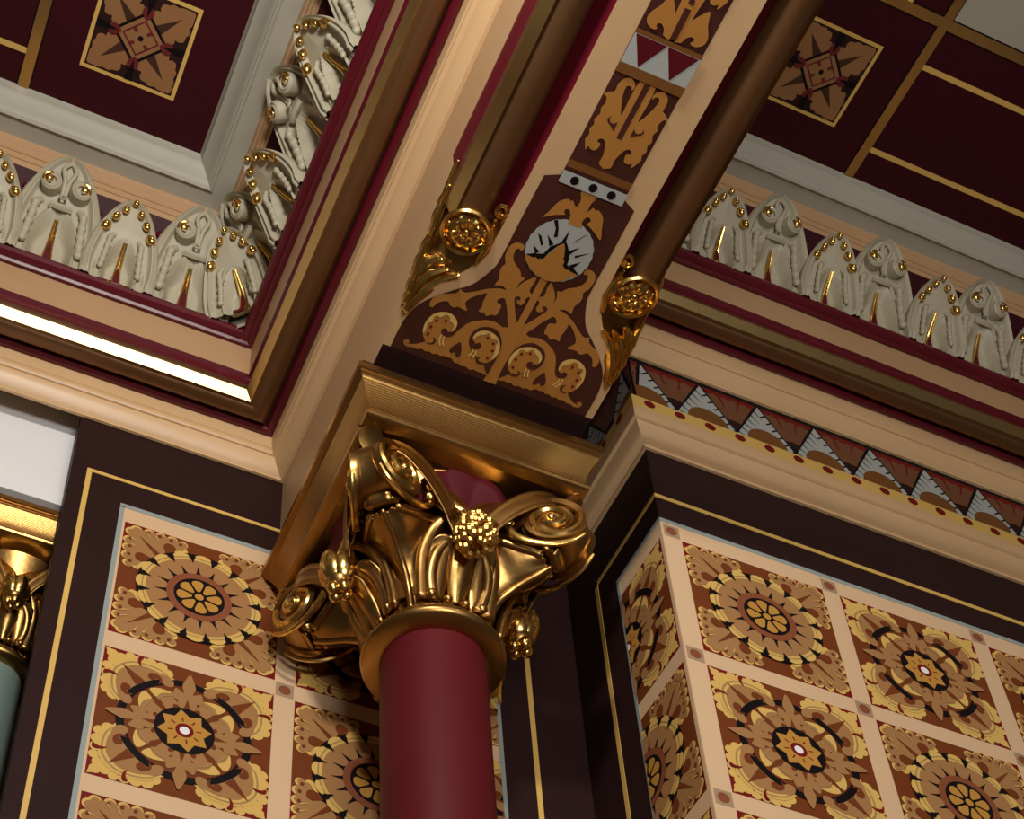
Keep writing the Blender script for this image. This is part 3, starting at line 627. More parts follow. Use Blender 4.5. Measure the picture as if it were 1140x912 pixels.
# ---- stencil painting on the soffit (x measured from the centre line)
ORN = json.loads('''{"base":[[0.0096,1.8772],[-0.0141,1.8784],[-0.0106,1.8711],[-0.0213,1.8703],[-0.0293,1.8679],[-0.0354,1.8696],[-0.0458,1.8669],[-0.0528,1.8716],[-0.0662,1.8675],[-0.0741,1.87],[-0.085,1.8662],[-0.092,1.8683],[-0.1023,1.8604],[-0.1098,1.8614],[-0.1206,1.8602],[-0.1271,1.8634],[-0.1379,1.862],[-0.144,1.866],[-0.1545,1.8627],[-0.1621,1.8658],[-0.1735,1.8629],[-0.1805,1.8675],[-0.1912,1.8663],[-0.201,1.8696],[-0.2104,1.8684],[-0.216,1.8631],[-0.2164,1.8569],[-0.2114,1.8528],[-0.205,1.8548],[-0.2036,1.8592],[-0.2067,1.8623],[-0.1923,1.8584],[-0.182,1.8511],[-0.1732,1.8429],[-0.1815,1.8337],[-0.1869,1.8234],[-0.1909,1.8075],[-0.1898,1.7921],[-0.185,1.7778],[-0.1776,1.7693],[-0.1673,1.7626],[-0.1532,1.7593],[-0.1395,1.7628],[-0.1286,1.7719],[-0.1248,1.7828],[-0.1257,1.7919],[-0.1305,1.8001],[-0.1343,1.8042],[-0.1248,1.8078],[-0.1201,1.7984],[-0.1135,1.7831],[-0.1065,1.769],[-0.0957,1.7584],[-0.0834,1.7508],[-0.0686,1.7442],[-0.0537,1.7423],[-0.0414,1.7447],[-0.0309,1.7479],[-0.0228,1.7458],[-0.0115,1.784]],"pod1_comma":[[-0.1201,1.7984],[-0.1246,1.8083],[-0.131,1.8139],[-0.1398,1.8145],[-0.148,1.8111],[-0.1514,1.805],[-0.1499,1.7994],[-0.1454,1.7968],[-0.1404,1.798],[-0.138,1.802],[-0.1331,1.8017],[-0.1265,1.794]],"pod1_crescent":[[-0.174,1.8427],[-0.1649,1.844],[-0.1585,1.8407],[-0.1566,1.8348],[-0.1579,1.8303],[-0.1617,1.8268],[-0.1566,1.8272],[-0.1518,1.8329],[-0.1521,1.8398],[-0.1579,1.8447],[-0.1651,1.8462]],"pod1_yellow":[[-0.184,1.8259],[-0.1887,1.8191],[-0.1909,1.805],[-0.1893,1.7907],[-0.184,1.7774],[-0.1776,1.7693],[-0.1673,1.7626],[-0.1532,1.7593],[-0.1395,1.7628],[-0.1286,1.7719],[-0.1248,1.7828],[-0.1262,1.7946],[-0.1307,1.7997],[-0.1296,1.7922],[-0.1305,1.7851],[-0.1366,1.779],[-0.1432,1.7767],[-0.1469,1.7695],[-0.1526,1.7657],[-0.1587,1.767],[-0.1634,1.7739],[-0.1676,1.7768],[-0.1749,1.7754],[-0.1789,1.779],[-0.179,1.7864],[-0.179,1.7939],[-0.1852,1.7977],[-0.1852,1.8052],[-0.1829,1.813]],"pod1_dot0":[[-0.1707,1.785]],"pod1_dot1":[[-0.1523,1.7779]],"pod1_dot2":[[-0.176,1.8034]],"pod1_dot3":[[-0.1751,1.8218]],"pod1_str1":[[-0.148,1.8136],[-0.1485,1.8226],[-0.1461,1.8317],[-0.1402,1.84],[-0.1379,1.838],[-0.1426,1.8303],[-0.1452,1.8225],[-0.1452,1.815]],"pod1_str2":[[-0.141,1.8158],[-0.1409,1.822],[-0.1387,1.83],[-0.1341,1.8375],[-0.132,1.8351],[-0.1362,1.8277],[-0.1381,1.8209],[-0.1384,1.816]],"heart":[[-0.1015,1.8147],[-0.1086,1.8239],[-0.1138,1.8324],[-0.1152,1.8419],[-0.1114,1.8467],[-0.1065,1.846],[-0.1029,1.8414],[-0.0998,1.8458],[-0.0941,1.8511],[-0.09,1.85],[-0.0884,1.8436],[-0.0913,1.8321],[-0.0968,1.8216]],"pod2_dark":[[-0.0839,1.8087],[-0.0878,1.7951],[-0.086,1.7793],[-0.0781,1.7673],[-0.0658,1.7598],[-0.0493,1.7567],[-0.0359,1.7612],[-0.0242,1.7715],[-0.0162,1.7859],[-0.013,1.8024],[-0.0116,1.8223],[-0.0121,1.8457],[-0.0136,1.8646],[-0.0235,1.8556],[-0.0329,1.8453],[-0.0435,1.847],[-0.0513,1.8425],[-0.0548,1.8375],[-0.0636,1.8283],[-0.0742,1.8199]],"pod2_body":[[-0.0802,1.797],[-0.0812,1.7874],[-0.0775,1.7783],[-0.0679,1.7699],[-0.0537,1.7665],[-0.0386,1.7698],[-0.027,1.7777],[-0.0185,1.7894],[-0.0139,1.8053],[-0.0151,1.8199],[-0.0206,1.8324],[-0.0301,1.8415],[-0.0392,1.844],[-0.0489,1.8402],[-0.0525,1.8366],[-0.0607,1.8297],[-0.0728,1.8206],[-0.0762,1.8156],[-0.0753,1.8077],[-0.0706,1.8032],[-0.0758,1.8016]],"pod2_comma":[[-0.0753,1.8052],[-0.0686,1.8049],[-0.065,1.8004],[-0.0591,1.801],[-0.0553,1.8058],[-0.0561,1.8125],[-0.0608,1.817],[-0.068,1.8186],[-0.0742,1.8174],[-0.0791,1.8118],[-0.0791,1.8067]],"pod2_cres":[[-0.0328,1.8455],[-0.0411,1.8473],[-0.0485,1.8452],[-0.0523,1.8403],[-0.0518,1.835],[-0.0483,1.8318],[-0.045,1.8314],[-0.0482,1.8369],[-0.0469,1.8407],[-0.0422,1.8426],[-0.0344,1.842]],"pod2_yellow":[[-0.0793,1.7979],[-0.0812,1.7874],[-0.0775,1.7783],[-0.0679,1.7699],[-0.0537,1.7665],[-0.0386,1.7698],[-0.027,1.7777],[-0.0185,1.7894],[-0.0139,1.8053],[-0.0156,1.8188],[-0.0192,1.828],[-0.0223,1.819],[-0.0215,1.8135],[-0.023,1.8078],[-0.0242,1.7981],[-0.028,1.7933],[-0.0258,1.7873],[-0.0284,1.7808],[-0.035,1.7797],[-0.0417,1.7825],[-0.0462,1.7768],[-0.0514,1.7714],[-0.0559,1.7714],[-0.059,1.777],[-0.0672,1.7811],[-0.0745,1.7872],[-0.0769,1.7944]],"pod2_dot0":[[-0.0512,1.7826]],"pod2_dot1":[[-0.034,1.7907]],"pod2_dot2":[[-0.028,1.8078]],"pod2_dot3":[[-0.031,1.8282]],"pod2_str1":[[-0.0689,1.8216],[-0.0698,1.8296],[-0.0734,1.8375],[-0.0703,1.8383],[-0.0665,1.8308],[-0.0654,1.8219]],"pod2_str2":[[-0.0625,1.8207],[-0.0621,1.829],[-0.0648,1.839],[-0.0616,1.8395],[-0.0586,1.8301],[-0.0592,1.8209]],"branch":[[-0.2011,1.7543],[-0.1998,1.7415],[-0.1897,1.7268],[-0.1584,1.7109],[-0.1543,1.6986],[-0.1428,1.7031],[-0.1228,1.6919],[-0.1023,1.6772],[-0.0793,1.6664],[-0.064,1.6645],[-0.045,1.6644],[-0.0393,1.6852],[-0.0526,1.6853],[-0.0592,1.6836],[-0.0648,1.6855],[-0.0702,1.6921],[-0.0682,1.6982],[-0.0613,1.6993],[-0.056,1.7037],[-0.0559,1.713],[-0.0558,1.7223],[-0.0602,1.7288],[-0.0656,1.7286],[-0.0699,1.7316],[-0.0769,1.7363],[-0.0835,1.7311],[-0.0964,1.7327],[-0.0941,1.7207],[-0.0969,1.7073],[-0.0971,1.6928],[-0.0989,1.6866],[-0.1122,1.6967],[-0.1236,1.7083],[-0.1307,1.7205],[-0.1281,1.7299],[-0.1202,1.7413],[-0.1422,1.7392],[-0.1478,1.744],[-0.1587,1.7424],[-0.1659,1.7357],[-0.1768,1.7395],[-0.1838,1.7454],[-0.1889,1.7537],[-0.1906,1.76],[-0.1966,1.7616],[-0.2006,1.7572]],"trumpet":[[-0.0234,1.7373],[-0.0362,1.7153],[-0.044,1.7013],[-0.0546,1.6861],[-0.0585,1.6731],[-0.0618,1.6648],[-0.0717,1.6593],[-0.0815,1.6597],[-0.0909,1.6623],[-0.0886,1.6446],[-0.0946,1.6304],[-0.0953,1.6189],[-0.0915,1.6083],[-0.0982,1.5965],[-0.101,1.5813],[-0.0993,1.5667],[-0.0909,1.5569],[-0.0802,1.5542],[-0.072,1.5577],[-0.0705,1.5653],[-0.0741,1.5691],[-0.0797,1.5667],[-0.0842,1.5709],[-0.0845,1.5815],[-0.0808,1.5917],[-0.0715,1.602],[-0.0594,1.6088],[-0.0509,1.6172],[-0.048,1.6231],[-0.0382,1.6251],[-0.0436,1.6369],[-0.0447,1.6554],[-0.0403,1.6391],[-0.0312,1.6258],[-0.0173,1.6121],[-0.0154,1.6264],[-0.017,1.6367],[-0.0163,1.6473],[-0.0088,1.6527],[-0.0014,1.6642],[-0.0109,1.6608],[-0.0164,1.6679],[-0.0143,1.6768],[-0.0184,1.6846],[-0.0264,1.6842],[-0.033,1.6784],[-0.0374,1.6766],[-0.0306,1.6909],[-0.0192,1.7108],[-0.0074,1.7307]],"trumpet_curl":[[-0.0374,1.6766],[-0.0381,1.6715],[-0.0342,1.668],[-0.0284,1.6675],[-0.0257,1.6718],[-0.0279,1.6751],[-0.0325,1.6763],[-0.0321,1.6817]],"stem":[[-0.0106,1.6089],[-0.008,1.6234],[-0.0083,1.65],[-0.0085,1.6818],[-0.0086,1.7188],[-0.0081,1.7435],[0.0022,1.8128],[0.0086,1.8359]],"stemR":[[0.0057,1.6106],[0.0052,1.6276],[0.0041,1.6571],[0.0043,1.7036],[0.0052,1.738],[0.0107,1.8067]],"cup":[[-0.0626,1.5725],[-0.056,1.5838],[-0.0411,1.5965],[-0.0261,1.6046],[-0.0106,1.6089],[0.0057,1.6106],[0.0197,1.6072],[0.034,1.6001],[0.0463,1.5891],[0.0548,1.5796],[0.06,1.5744],[0.0504,1.5731],[0.0448,1.573],[0.0391,1.5706],[0.031,1.5721],[0.0246,1.5683],[0.0209,1.5663],[0.021,1.5568],[0.0154,1.5521],[0.0148,1.5453],[0.0113,1.5397],[0.0107,1.5341],[0.0017,1.5193],[-0.004,1.5246],[-0.0087,1.5305],[-0.0104,1.5382],[-0.0158,1.545],[-0.0161,1.551],[-0.0206,1.5575],[-0.0209,1.5635],[-0.0235,1.5686],[-0.0291,1.5692],[-0.033,1.5725],[-0.0397,1.5701],[-0.0459,1.5731],[-0.0551,1.5722]],"zig":[[-0.0628,1.5721],[-0.0455,1.5626],[-0.0393,1.5617],[-0.0284,1.5572],[-0.0219,1.5371],[-0.0044,1.5195],[-0.0004,1.5121],[0.0089,1.5198],[0.0214,1.5356],[0.0273,1.5495],[0.0291,1.5617],[0.0352,1.5628],[0.044,1.5627],[0.0626,1.5728],[0.06,1.5744],[0.0504,1.5731],[0.0448,1.573],[0.0391,1.5706],[0.031,1.5721],[0.0209,1.5663],[0.021,1.5568],[0.0154,1.5521],[0.0107,1.5341],[0.0017,1.5193],[-0.0087,1.5305],[-0.0158,1.545],[-0.0206,1.5575],[-0.0235,1.5686],[-0.033,1.5725],[-0.0459,1.5731]],"disc_pts":[[-0.065,1.5676],[-0.068,1.5434],[-0.0648,1.5099],[-0.0474,1.4879],[-0.0246,1.4728],[0.0058,1.4683],[0.0283,1.4738],[0.0461,1.4871],[0.0606,1.5043]],"st0":[[-0.0547,1.546],[-0.0399,1.5585],[-0.0435,1.5623]],"st1":[[-0.0379,1.5137],[-0.0202,1.5317],[-0.0233,1.5365]],"st2":[[-0.0588,1.52],[-0.0402,1.54],[-0.037,1.5398],[-0.0514,1.5238]],"st3":[[0.0184,1.5124],[0.0368,1.484],[0.0377,1.4814],[0.0204,1.5076]],"st4":[[0.0186,1.5344],[0.035,1.5148],[0.0225,1.5379]],"st5":[[0.0363,1.5411],[0.0615,1.519],[0.0358,1.5378]],"st6":[[0.0347,1.5618],[0.055,1.5452],[0.0417,1.5625]],"st7":[[-0.0026,1.5187],[-0.0029,1.4878],[0.0025,1.5201]],"st8":[[-0.0412,1.4808],[-0.0296,1.4954],[-0.0216,1.5127],[-0.0174,1.511],[-0.0269,1.4943],[-0.0371,1.4791]],"neck":[[-0.0184,1.402],[0.0169,1.4014],[0.013,1.4191],[0.0138,1.4394],[0.0209,1.4259],[0.0279,1.4309],[0.0323,1.4268],[0.0443,1.4331],[0.0523,1.4434],[0.058,1.4593],[0.065,1.4747],[0.0672,1.4853],[0.055,1.4788],[0.0363,1.4682],[0.0252,1.4637],[0.0295,1.4551],[0.0243,1.4493],[0.0183,1.4502],[0.0142,1.4591],[0.0153,1.4678],[0.0192,1.4753],[-0.009,1.4778],[-0.0128,1.4703],[-0.0149,1.4598],[-0.0197,1.4516],[-0.0262,1.4482],[-0.0313,1.453],[-0.029,1.4589],[-0.0257,1.462],[-0.0455,1.4701],[-0.0665,1.4844],[-0.0617,1.4723],[-0.0565,1.4567],[-0.05,1.4395],[-0.0354,1.4279],[-0.0273,1.4312],[-0.0251,1.427],[-0.014,1.4381],[-0.0101,1.4309],[-0.0113,1.418]],"greybar":[[-0.0726,1.4008],[0.0688,1.401],[0.0676,1.3743],[-0.0746,1.3737]],"gdot0":[[-0.0409,1.3762]],"gdot1":[[0.0004,1.376]],"gdot2":[[0.0427,1.3753]],"gdotr":[[0.0004,1.376],[-0.0085,1.3796]],"och1":[[-0.0283,1.3557],[0.0439,1.3543]],"och1b":[[-0.0761,1.3541],[0.0719,1.349],[0.0697,1.3374],[-0.0737,1.3389]],"corner":[[-0.1004,1.4007],[-0.1026,1.553]],"pan1":[[-0.0172,1.1563],[-0.0194,1.1906],[-0.0184,1.2307],[-0.0275,1.2144],[-0.0339,1.1966],[-0.0368,1.1815],[-0.0344,1.1744],[-0.0262,1.1741],[-0.0233,1.1804],[-0.0202,1.1737],[-0.0234,1.1659],[-0.0321,1.1594],[-0.0419,1.1604],[-0.0503,1.1679],[-0.054,1.1805],[-0.0533,1.1934],[-0.0631,1.1984],[-0.0711,1.2068],[-0.0638,1.2089],[-0.0589,1.2202],[-0.0626,1.233],[-0.059,1.2439],[-0.064,1.2584],[-0.0599,1.2682],[-0.0637,1.2792],[-0.0592,1.2899],[-0.0625,1.2997],[-0.058,1.3106],[-0.0515,1.3211],[-0.049,1.3128],[-0.0421,1.3168],[-0.0332,1.3157],[-0.0291,1.3072],[-0.0296,1.2989],[-0.0376,1.2969],[-0.0356,1.2907],[-0.0282,1.2887],[-0.0209,1.2953],[-0.0168,1.3064],[-0.013,1.3198],[-0.0116,1.3386],[0.0177,1.3395],[0.0014,1.2766],[0.0047,1.1563],[-0.0069,1.156]],"pan1_slot":[[-0.0059,1.156],[-0.0059,1.276],[0.0053,1.276],[0.0062,1.1561]],"pan1_hook":[[-0.018,1.2461],[-0.0182,1.2656],[-0.0288,1.2575],[-0.0371,1.2536],[-0.0408,1.2468],[-0.0361,1.2397],[-0.0369,1.2473],[-0.0315,1.2523],[-0.0248,1.2531]],"pan2":[[-0.0044,1.0634],[-0.0158,1.0632],[-0.02,1.0611],[-0.0228,1.0525],[-0.0296,1.0457],[-0.0355,1.0443],[-0.04,1.0471],[-0.0391,1.0525],[-0.0361,1.0542],[-0.039,1.0582],[-0.049,1.0585],[-0.0595,1.0523],[-0.0638,1.0426],[-0.0607,1.0298],[-0.051,1.0144],[-0.0471,1.0034],[-0.0407,0.9894],[-0.0255,1.0058],[-0.0181,1.0161],[-0.0192,0.9919],[-0.0215,0.9628],[-0.0058,0.9619],[0.001,1.0312]],"pan2_slot":[[-0.0044,1.0634],[-0.0061,1.0006],[0.0068,1.0001],[0.0082,1.0621]],"pan2_slot2":[[-0.0051,0.9917],[-0.0062,0.9808],[0.0055,0.9817],[0.0067,0.9916]],"bars":[[-0.0702,1.0682],[-0.0696,1.0767],[-0.0676,1.1375],[-0.0674,1.1454]],"tri":[[-0.0654,1.0769],[-0.0007,1.0755],[-0.0341,1.1347]],"tri0":[[-0.0688,1.0763],[-0.0654,1.0769],[-0.0341,1.1347],[-0.0684,1.1359]],"bar3":[[-0.0705,1.1532],[-0.0705,1.1591]]}''')
pm = MB()
lcount = [0]
def lay(k):
    lcount[0] += 1; d = -.0005-.0005*k-.000015*lcount[0]
    return lambda x, y: (x, y-Y1, d)
inn = [(.0715, YF), (.0715, 1.376), (.0735, 1.388), (.103, 1.402)]+fi[3:]
pm.poly(inn+[(-x, y) for x, y in inn[::-1]], lay(0), M['soffbrown'])
pm.poly([(-.2555, 1.884), (.2555, 1.884), (.2555, Y1), (-.2555, Y1)], lay(1), M['dark'])
def sten(name, k, mat, n=3, mirror=True, raw=False):
    p = ORN[name]; p = [tuple(a) for a in p]
    if not raw: p = smoothpoly(p, n)
    pm.poly(p, lay(k), M[mat])
    if mirror: pm.poly([(-x, y) for x, y in p], lay(k), M[mat])
for sg in (1, -1): pm.poly([(sg*.012, 1.79), (sg*.040, 1.752), (sg*.046, 1.772), (sg*.030, 1.785)], lay(1), M['oxblood'])
sten('base', 2, 'soffochre', 2); sten('branch', 2, 'soffochre', 3); sten('trumpet', 2, 'soffochre', 3)
st = [(-.0125, 1.60), (-.0125, 1.72), (-.014, 1.80), (-.0125, 1.879)]
pm.poly([(-.0085, 1.60), (.0085, 1.60), (.0078, 1.72), (.0125, 1.79), (.0115, 1.86), (.0155, 1.884), (-.0155, 1.884), (-.0115, 1.86), (-.0125, 1.79), (-.0078, 1.72)], lay(3), M['soffochre'])
T0, T1 = ORN['trumpet'][0], ORN['trumpet'][-1]
for sg in (1, -1):
    pm.poly([(sg*x, y) for x, y in (tuple(T0), tuple(T1), (-.0105, 1.768), (-.009, 1.81), (-.014, 1.80), (-.020, 1.775))], lay(2.2), M['soffochre'])
sten('trumpet_curl', 3, 'soffbrown'); sten('pod1_comma', 3, 'soffbrown'); sten('pod1_crescent', 3, 'soffbrown'); sten('pod1_yellow', 3, 'soffyellow', 2)
for i in range(4):
    for nm in ('pod1_dot%d', 'pod2_dot%d'):
        x, y = ORN[nm % i][0]
        for sg in (1, -1): pm.poly(circ(sg*x, y, .0034, 12), lay(7), M['oxblood'])
sten('pod1_str1', 4, 'soffyellow'); sten('pod1_str2', 4, 'soffyellow'); sten('heart', 4, 'soffbrown')
sten('pod2_dark', 4, 'soffbrown'); sten('pod2_body', 5, 'soffochre'); sten('pod2_comma', 6, 'soffbrown'); sten('pod2_cres', 6, 'soffbrown'); sten('pod2_yellow', 6, 'soffyellow', 2)
sten('pod2_str1', 7, 'soffyellow'); sten('pod2_str2', 7, 'soffyellow')
dc = []
for i in range(132):
    a = 2*pi*i/132; r = .0705*(1+.022*abs(sin(a*11))); dc.append((r*cos(a), 1.5395+r*sin(a)))
pm.poly(dc, lay(3), M['bluewhite'])
cup = [tuple(p) for p in ORN['cup']]; zig = [tuple(p) for p in ORN['zig']]
pm.poly(cup, lay(5), M['soffochre']); pm.poly(zig, lay(4), M['black'])
for i in range(9):
    q = [Vector(p) for p in ORN['st%d' % i]]; g_ = sum(q, Vector((0, 0)))/len(q)
    d_ = max((a_-b_ for a_ in q for b_ in q), key=lambda v: v.length).normalized(); nn_ = Vector((-d_.y, d_.x))
    pm.poly([tuple(p+nn_*((p-g_).dot(nn_))*.9) for p in q], lay(4), M['black'])
sten('neck', 3, 'soffochre', 2, mirror=False)
pm.poly([(-.0725, 1.374), (.0725, 1.374), (.0725, 1.401), (-.0725, 1.401)], lay(6), M['bluewhite'])
for x in (-.0418, 0, .0418): pm.poly(circ(x, 1.3765+.011, .0092, 20), lay(7), M['black'])
pm.poly([(-.0715, 1.342), (.0715, 1.342), (.0715, 1.3735), (-.0715, 1.3735)], lay(1), M['soffbrown'])
pm.poly([(-.0715, 1.350), (.0715, 1.350), (.0715, 1.366), (-.0715, 1.366)], lay(2), M['brownochre'])
# upper scroll panels, repeated along the beam
for y0 in (0, -.34, -.68, -1.02):
    for nm, k, mat in (('pan1', 2, 'soffochre'), ('pan1_slot', 3, 'soffbrown'), ('pan1_hook', 3, 'soffbrown')):
        p = [(x, y+y0) for x, y in ORN[nm]]
        if nm == 'pan1': p = [(min(x, 0), y) for x, y in smoothpoly(p, 3)]
        for q in ([p] if nm == 'pan1_slot' else [p, [(-x, y) for x, y in p]]): pm.poly(q, lay(k), M[mat])
    if y0 == 0:
        for nm, k, mat in (('pan2', 2, 'soffochre'), ('pan2_slot', 4, 'soffbrown'), ('pan2_slot2', 4, 'soffbrown')):
            p = [tuple(q) for q in ORN[nm]]
            if nm == 'pan2': p = [(min(x, 0), y) for x, y in smoothpoly(p, 3)]
            for q in ([p] if 'slot' in nm else [p, [(-x, y) for x, y in p]]): pm.poly(q, lay(k), M[mat])
    a = lambda y: y+y0
    for ya, yb_ in ((1.067, 1.0765), (1.136, 1.156)): pm.poly([(-.0715, a(ya)), (.0715, a(ya)), (.0715, a(yb_)), (-.0715, a(yb_))], lay(5), M['brownochre'])
    pm.poly([(-.0715, a(1.0765)), (.0715, a(1.0765)), (.0715, a(1.136)), (-.0715, a(1.136))], lay(5), M['bluewhite'])
    for cx in (-.035, .0335): pm.poly([(cx-.0335, a(1.077)), (cx+.0335, a(1.077)), (cx, a(1.1345))], lay(6), M['shaft'])
pm.build('stencilled_ornament', beam, smooth=False)

# ------------------------------------------------------------------ acanthus leaves of the coffer cornices
def leaf_body(kind):
    big = kind == 'scroll'
    H, W0, LEAN = (.300, .128, .125) if big else (.212, .102, .105)
    mb = MB(); nx, nz = 64, 48; P = []; 
    wid = lambda t: W0*(.04+.96*max(0, (1-t**2.4))**.56)*(1.0 if t > .25 else 1-.06*(1-t/.25))
    outp = lambda t: .012+LEAN*t**1.7
    NE = .45 if big else .43
    def rel(a, t):
        e = abs(a); k = sstep(0, .10, t)
        d = .018*sstep(.70, .79, e)*(1-.5*sstep(.93, 1, e)) - .007*sstep(.83, .86, e)*(1-sstep(.89, .92, e))
        n = 1-(e/NE)**2-max(0, (t-.22)/.36)**2               # >0 inside the arched niche
        lip = .010*exp(-((n+.14)/.13)**2)
        ang = atan2(a*1.2, max(.02, .50-t)) if t < .5 else a*4
        fl = .0028*cos(ang*19)*sstep(.0, .12, n)*(1-sstep(.35, .75, n))
        nich = -.030*sstep(0, .55, n)+fl
        return (d+lip)*(.4+.6*k)+nich*(.25+.75*k)+.006*sstep(.62, .75, t)*max(0, 1-e*1.4)
    for j in range(nz+1):
        t = j/nz; w = wid(t)
        P.append([(w*a, -(outp(t)+rel(a, t)), H*t) for a in [2*i/nx-1 for i in range(nx+1)]])
    mb.quad_grid(P, M['grey'])
    for c in (0, nx):                                       # side walls back to the cove
        mb.quad_grid([[P[j][c], (P[j][c][0], -max(-.035, outp(j/nz)-.06), P[j][c][2])] for j in range(nz+1)], M['grey'])
    mb.quad_grid([[ (P[j][0][0], -max(-.035, outp(j/nz)-.06), P[j][0][2]), (P[j][nx][0], -max(-.035, outp(j/nz)-.06), P[j][nx][2])] for j in range(nz+1)], M['grey'])
    mb.quad_grid([[P[nz][i], (P[nz][i][0], -(outp(1)-.06), P[nz][i][2])] for i in range(nx+1)], M['grey'])
    # pearl strips hanging down inside the arch
    for sg in (1, -1):
        pt = []
        for k in range(5):
            u = k/4
            z = lerp(.170, .055, u) if big else lerp(.120, .036, u); x = sg*((.062+.010*u) if big else (.041+.008*u))
            y = -(outp(z/H)+.011); pt.append((x, y, z))
            mb.ball((x, y, z), (.0145 if big else .0105), M['grey'], 10, (.85, .8, .9))
        mb.tube(spline([(pt[0][0]*.8, pt[0][1], pt[0][2]+.02)]+pt, 4), .0095 if big else .0070, M['grey'], 8)
    if big:                                                 # bracket and ring below the scrolls
        mb.tube([(-.028, -(outp(.60)+.010), .178), (0, -(outp(.57)+.020), .168), (.028, -(outp(.60)+.010), .178)], .0095, M['grey'], 6)
        mb.tube([(.008*cos(a), -(outp(.66)+.022), .194+.009*sin(a)) for a in [k*pi/6 for k in range(13)]], .0035, M['grey'], 6)
        for sg in (1, -1):
            mb.tube(spline([(sg*.004, -(outp(.70)+.014), .205), (sg*.006, -(outp(.80)+.018), .236), (sg*.016, -(outp(.90)+.016), .266), (sg*.002, -(outp(.98)+.006), .290)], 5), .0060, M['grey'], 8)
    return mb, outp, H, rel
def make_leaf(kind, label, group, loc, rz, scrolls=(-1, 1)):
    t = thing('scroll_leaf' if kind == 'scroll' else 'pearl_leaf', label, 'acanthus leaf', loc, rz, group)
    mb, outp, H, rel = leaf_body(kind); mb.build('leaf_body', t, ang=50)
    # gilt dart with a maroon heart
    zt = .158 if kind == 'scroll' else .122; mb = MB(); hb = .018 if kind == 'scroll' else .015
    yo = lambda z: -(outp(z/H)+rel(0, z/H)+.005)
    for sg in (1, -1):
        mb.tube(spline([(sg*hb, yo(.0), .0), (sg*hb*.62, yo(zt*.3), zt*.3), (sg*hb*.3, yo(zt*.62), zt*.62), (sg*.002, yo(zt), zt)], 5), [.0062-.0026*i/15 for i in range(16)], M['gold'], 8)
    mb.build('gilt_dart', t)
    mb = MB(); mb.poly([(-hb*.9, .0), (hb*.9, .0), (hb*.70, zt*.2), (hb*.46, zt*.42), (hb*.25, zt*.62), (0, zt*.8), (-hb*.25, zt*.62), (-hb*.46, zt*.42), (-hb*.70, zt*.2)], lambda x, z: (x, yo(z)-.001, z), M['maroon']); solid(mb.build('dart_heart', t, smooth=False), .006, 0)
    if kind == 'scroll':
        for sg in scrolls:
            cx, cz = sg*.036, .222; y0 = -(outp(cz/H)+.016)
            R = Matrix.Rotation(radians(30), 3, 'X') @ Matrix.Rotation(sg*.18, 3, 'Z')
            def put(mb): mb.v = [tuple(R @ Vector((v[0], v[1], v[2]))+Vector((cx, y0, cz))) for v in mb.v]; return mb
            mb = MB(); ax = lambda p: (p[0], -p[2], p[1])
            mb.lathe([(.025, -.035), (.0275, .012), (.0265, .021), (.022, .025), (.011, .019), (.001, .019)], M['grey'], 28, lambda x, y, z: (x, -z, y))
            sp = [(sg*.0225*(1-k/44)*cos(pi/2-k*.33), -.0225-.004*k/30, .0225*(1-k/44)*sin(pi/2-k*.33)) for k in range(30)]
            mb.tube(sp, [.0042*(1-k/60) for k in range(30)], M['grey'], 8)
            s = put(mb).build('scroll', t)
            mb = MB(); mb.ball((sg*.008, -.022, .004), .0122, M['gold'], 14, (1, .75, 1))
            mb.tube([(sg*(.004+.0165*cos(1.9-k*.3)), -.0245, .003+.0165*sin(1.9-k*.3)) for k in range(9)], .0042, M['gold'], 8)
            put(mb).build('gilt_eye', s)
    else:
        mb = MB(); first = None
        tips = [(0, .210, .0105)]
        for sg in (1, -1): tips += [(sg*.020, .191, .0115), (sg*.040, .171, .0130), (sg*.059, .144, .0150)]
        for x, z, r in tips:
            mb = MB(); mb.ball((0, 0, 0), r, M['gold'], 14, (.82, .8, 1.15)); mb.ball((0, -r*.5, -r*.1), r*.5, M['gold'], 10)
            o = mb.build('gilt_drop', t); o.location = (x, -(outp(z/H)+.014), z); o.rotation_euler = (0, -x*9, 0)
    return t
leafproto = {}
def leaf(kind, label, group, loc, rz, scrolls=(-1, 1)):
    key = (kind, scrolls)
    if key not in leafproto:
        leafproto[key] = make_leaf(kind, label, group, loc, rz, scrolls); return leafproto[key]
    c = rec_copy(leafproto[key]); c.location = (loc[0], loc[1], loc[2]+Z0); c.rotation_euler = (0, 0, rz)
    tag(c, label, 'acanthus leaf', group); return c
O0, H0 = .171, 3.985
ordn = ['', 'second ', 'third ', 'fourth ', 'fifth ', 'sixth ', 'seventh ']
GL = 'plaster leaves over the back wall, left coffer'; GB = 'plaster leaves along the beam side, left coffer'; GR = 'plaster leaves over the right wall'
yw = Y1-O0
leaf('scroll', 'grey scroll leaf in the left coffer corner, on its back wall side', GL, (.442, yw, H0), 0, (-1,))
leaf('scroll', 'grey scroll leaf in the left coffer corner, on its beam side', GB, (XL-O0, Y1-(XL-.442), H0), -pi/2, (1,))
leaf('pearl', 'small grey leaf squeezed into the mitre of the left coffer corner', GL, (.585, Y1-.24, H0-.004), -pi/4)
for i, x in enumerate((.262, -.095, -.452)): leaf('pearl', 'grey leaf with gilt drops over the back wall, %sfrom the coffer corner' % (ordn[i] or 'first '), GL, (x, yw-.012, H0), 0)
for i, x in enumerate((.083, -.274, -.631)): leaf('scroll', 'grey leaf with two gilt scrolls over the back wall, %sfrom the coffer corner' % (ordn[i] or 'first '), GL, (x, yw, H0), 0)
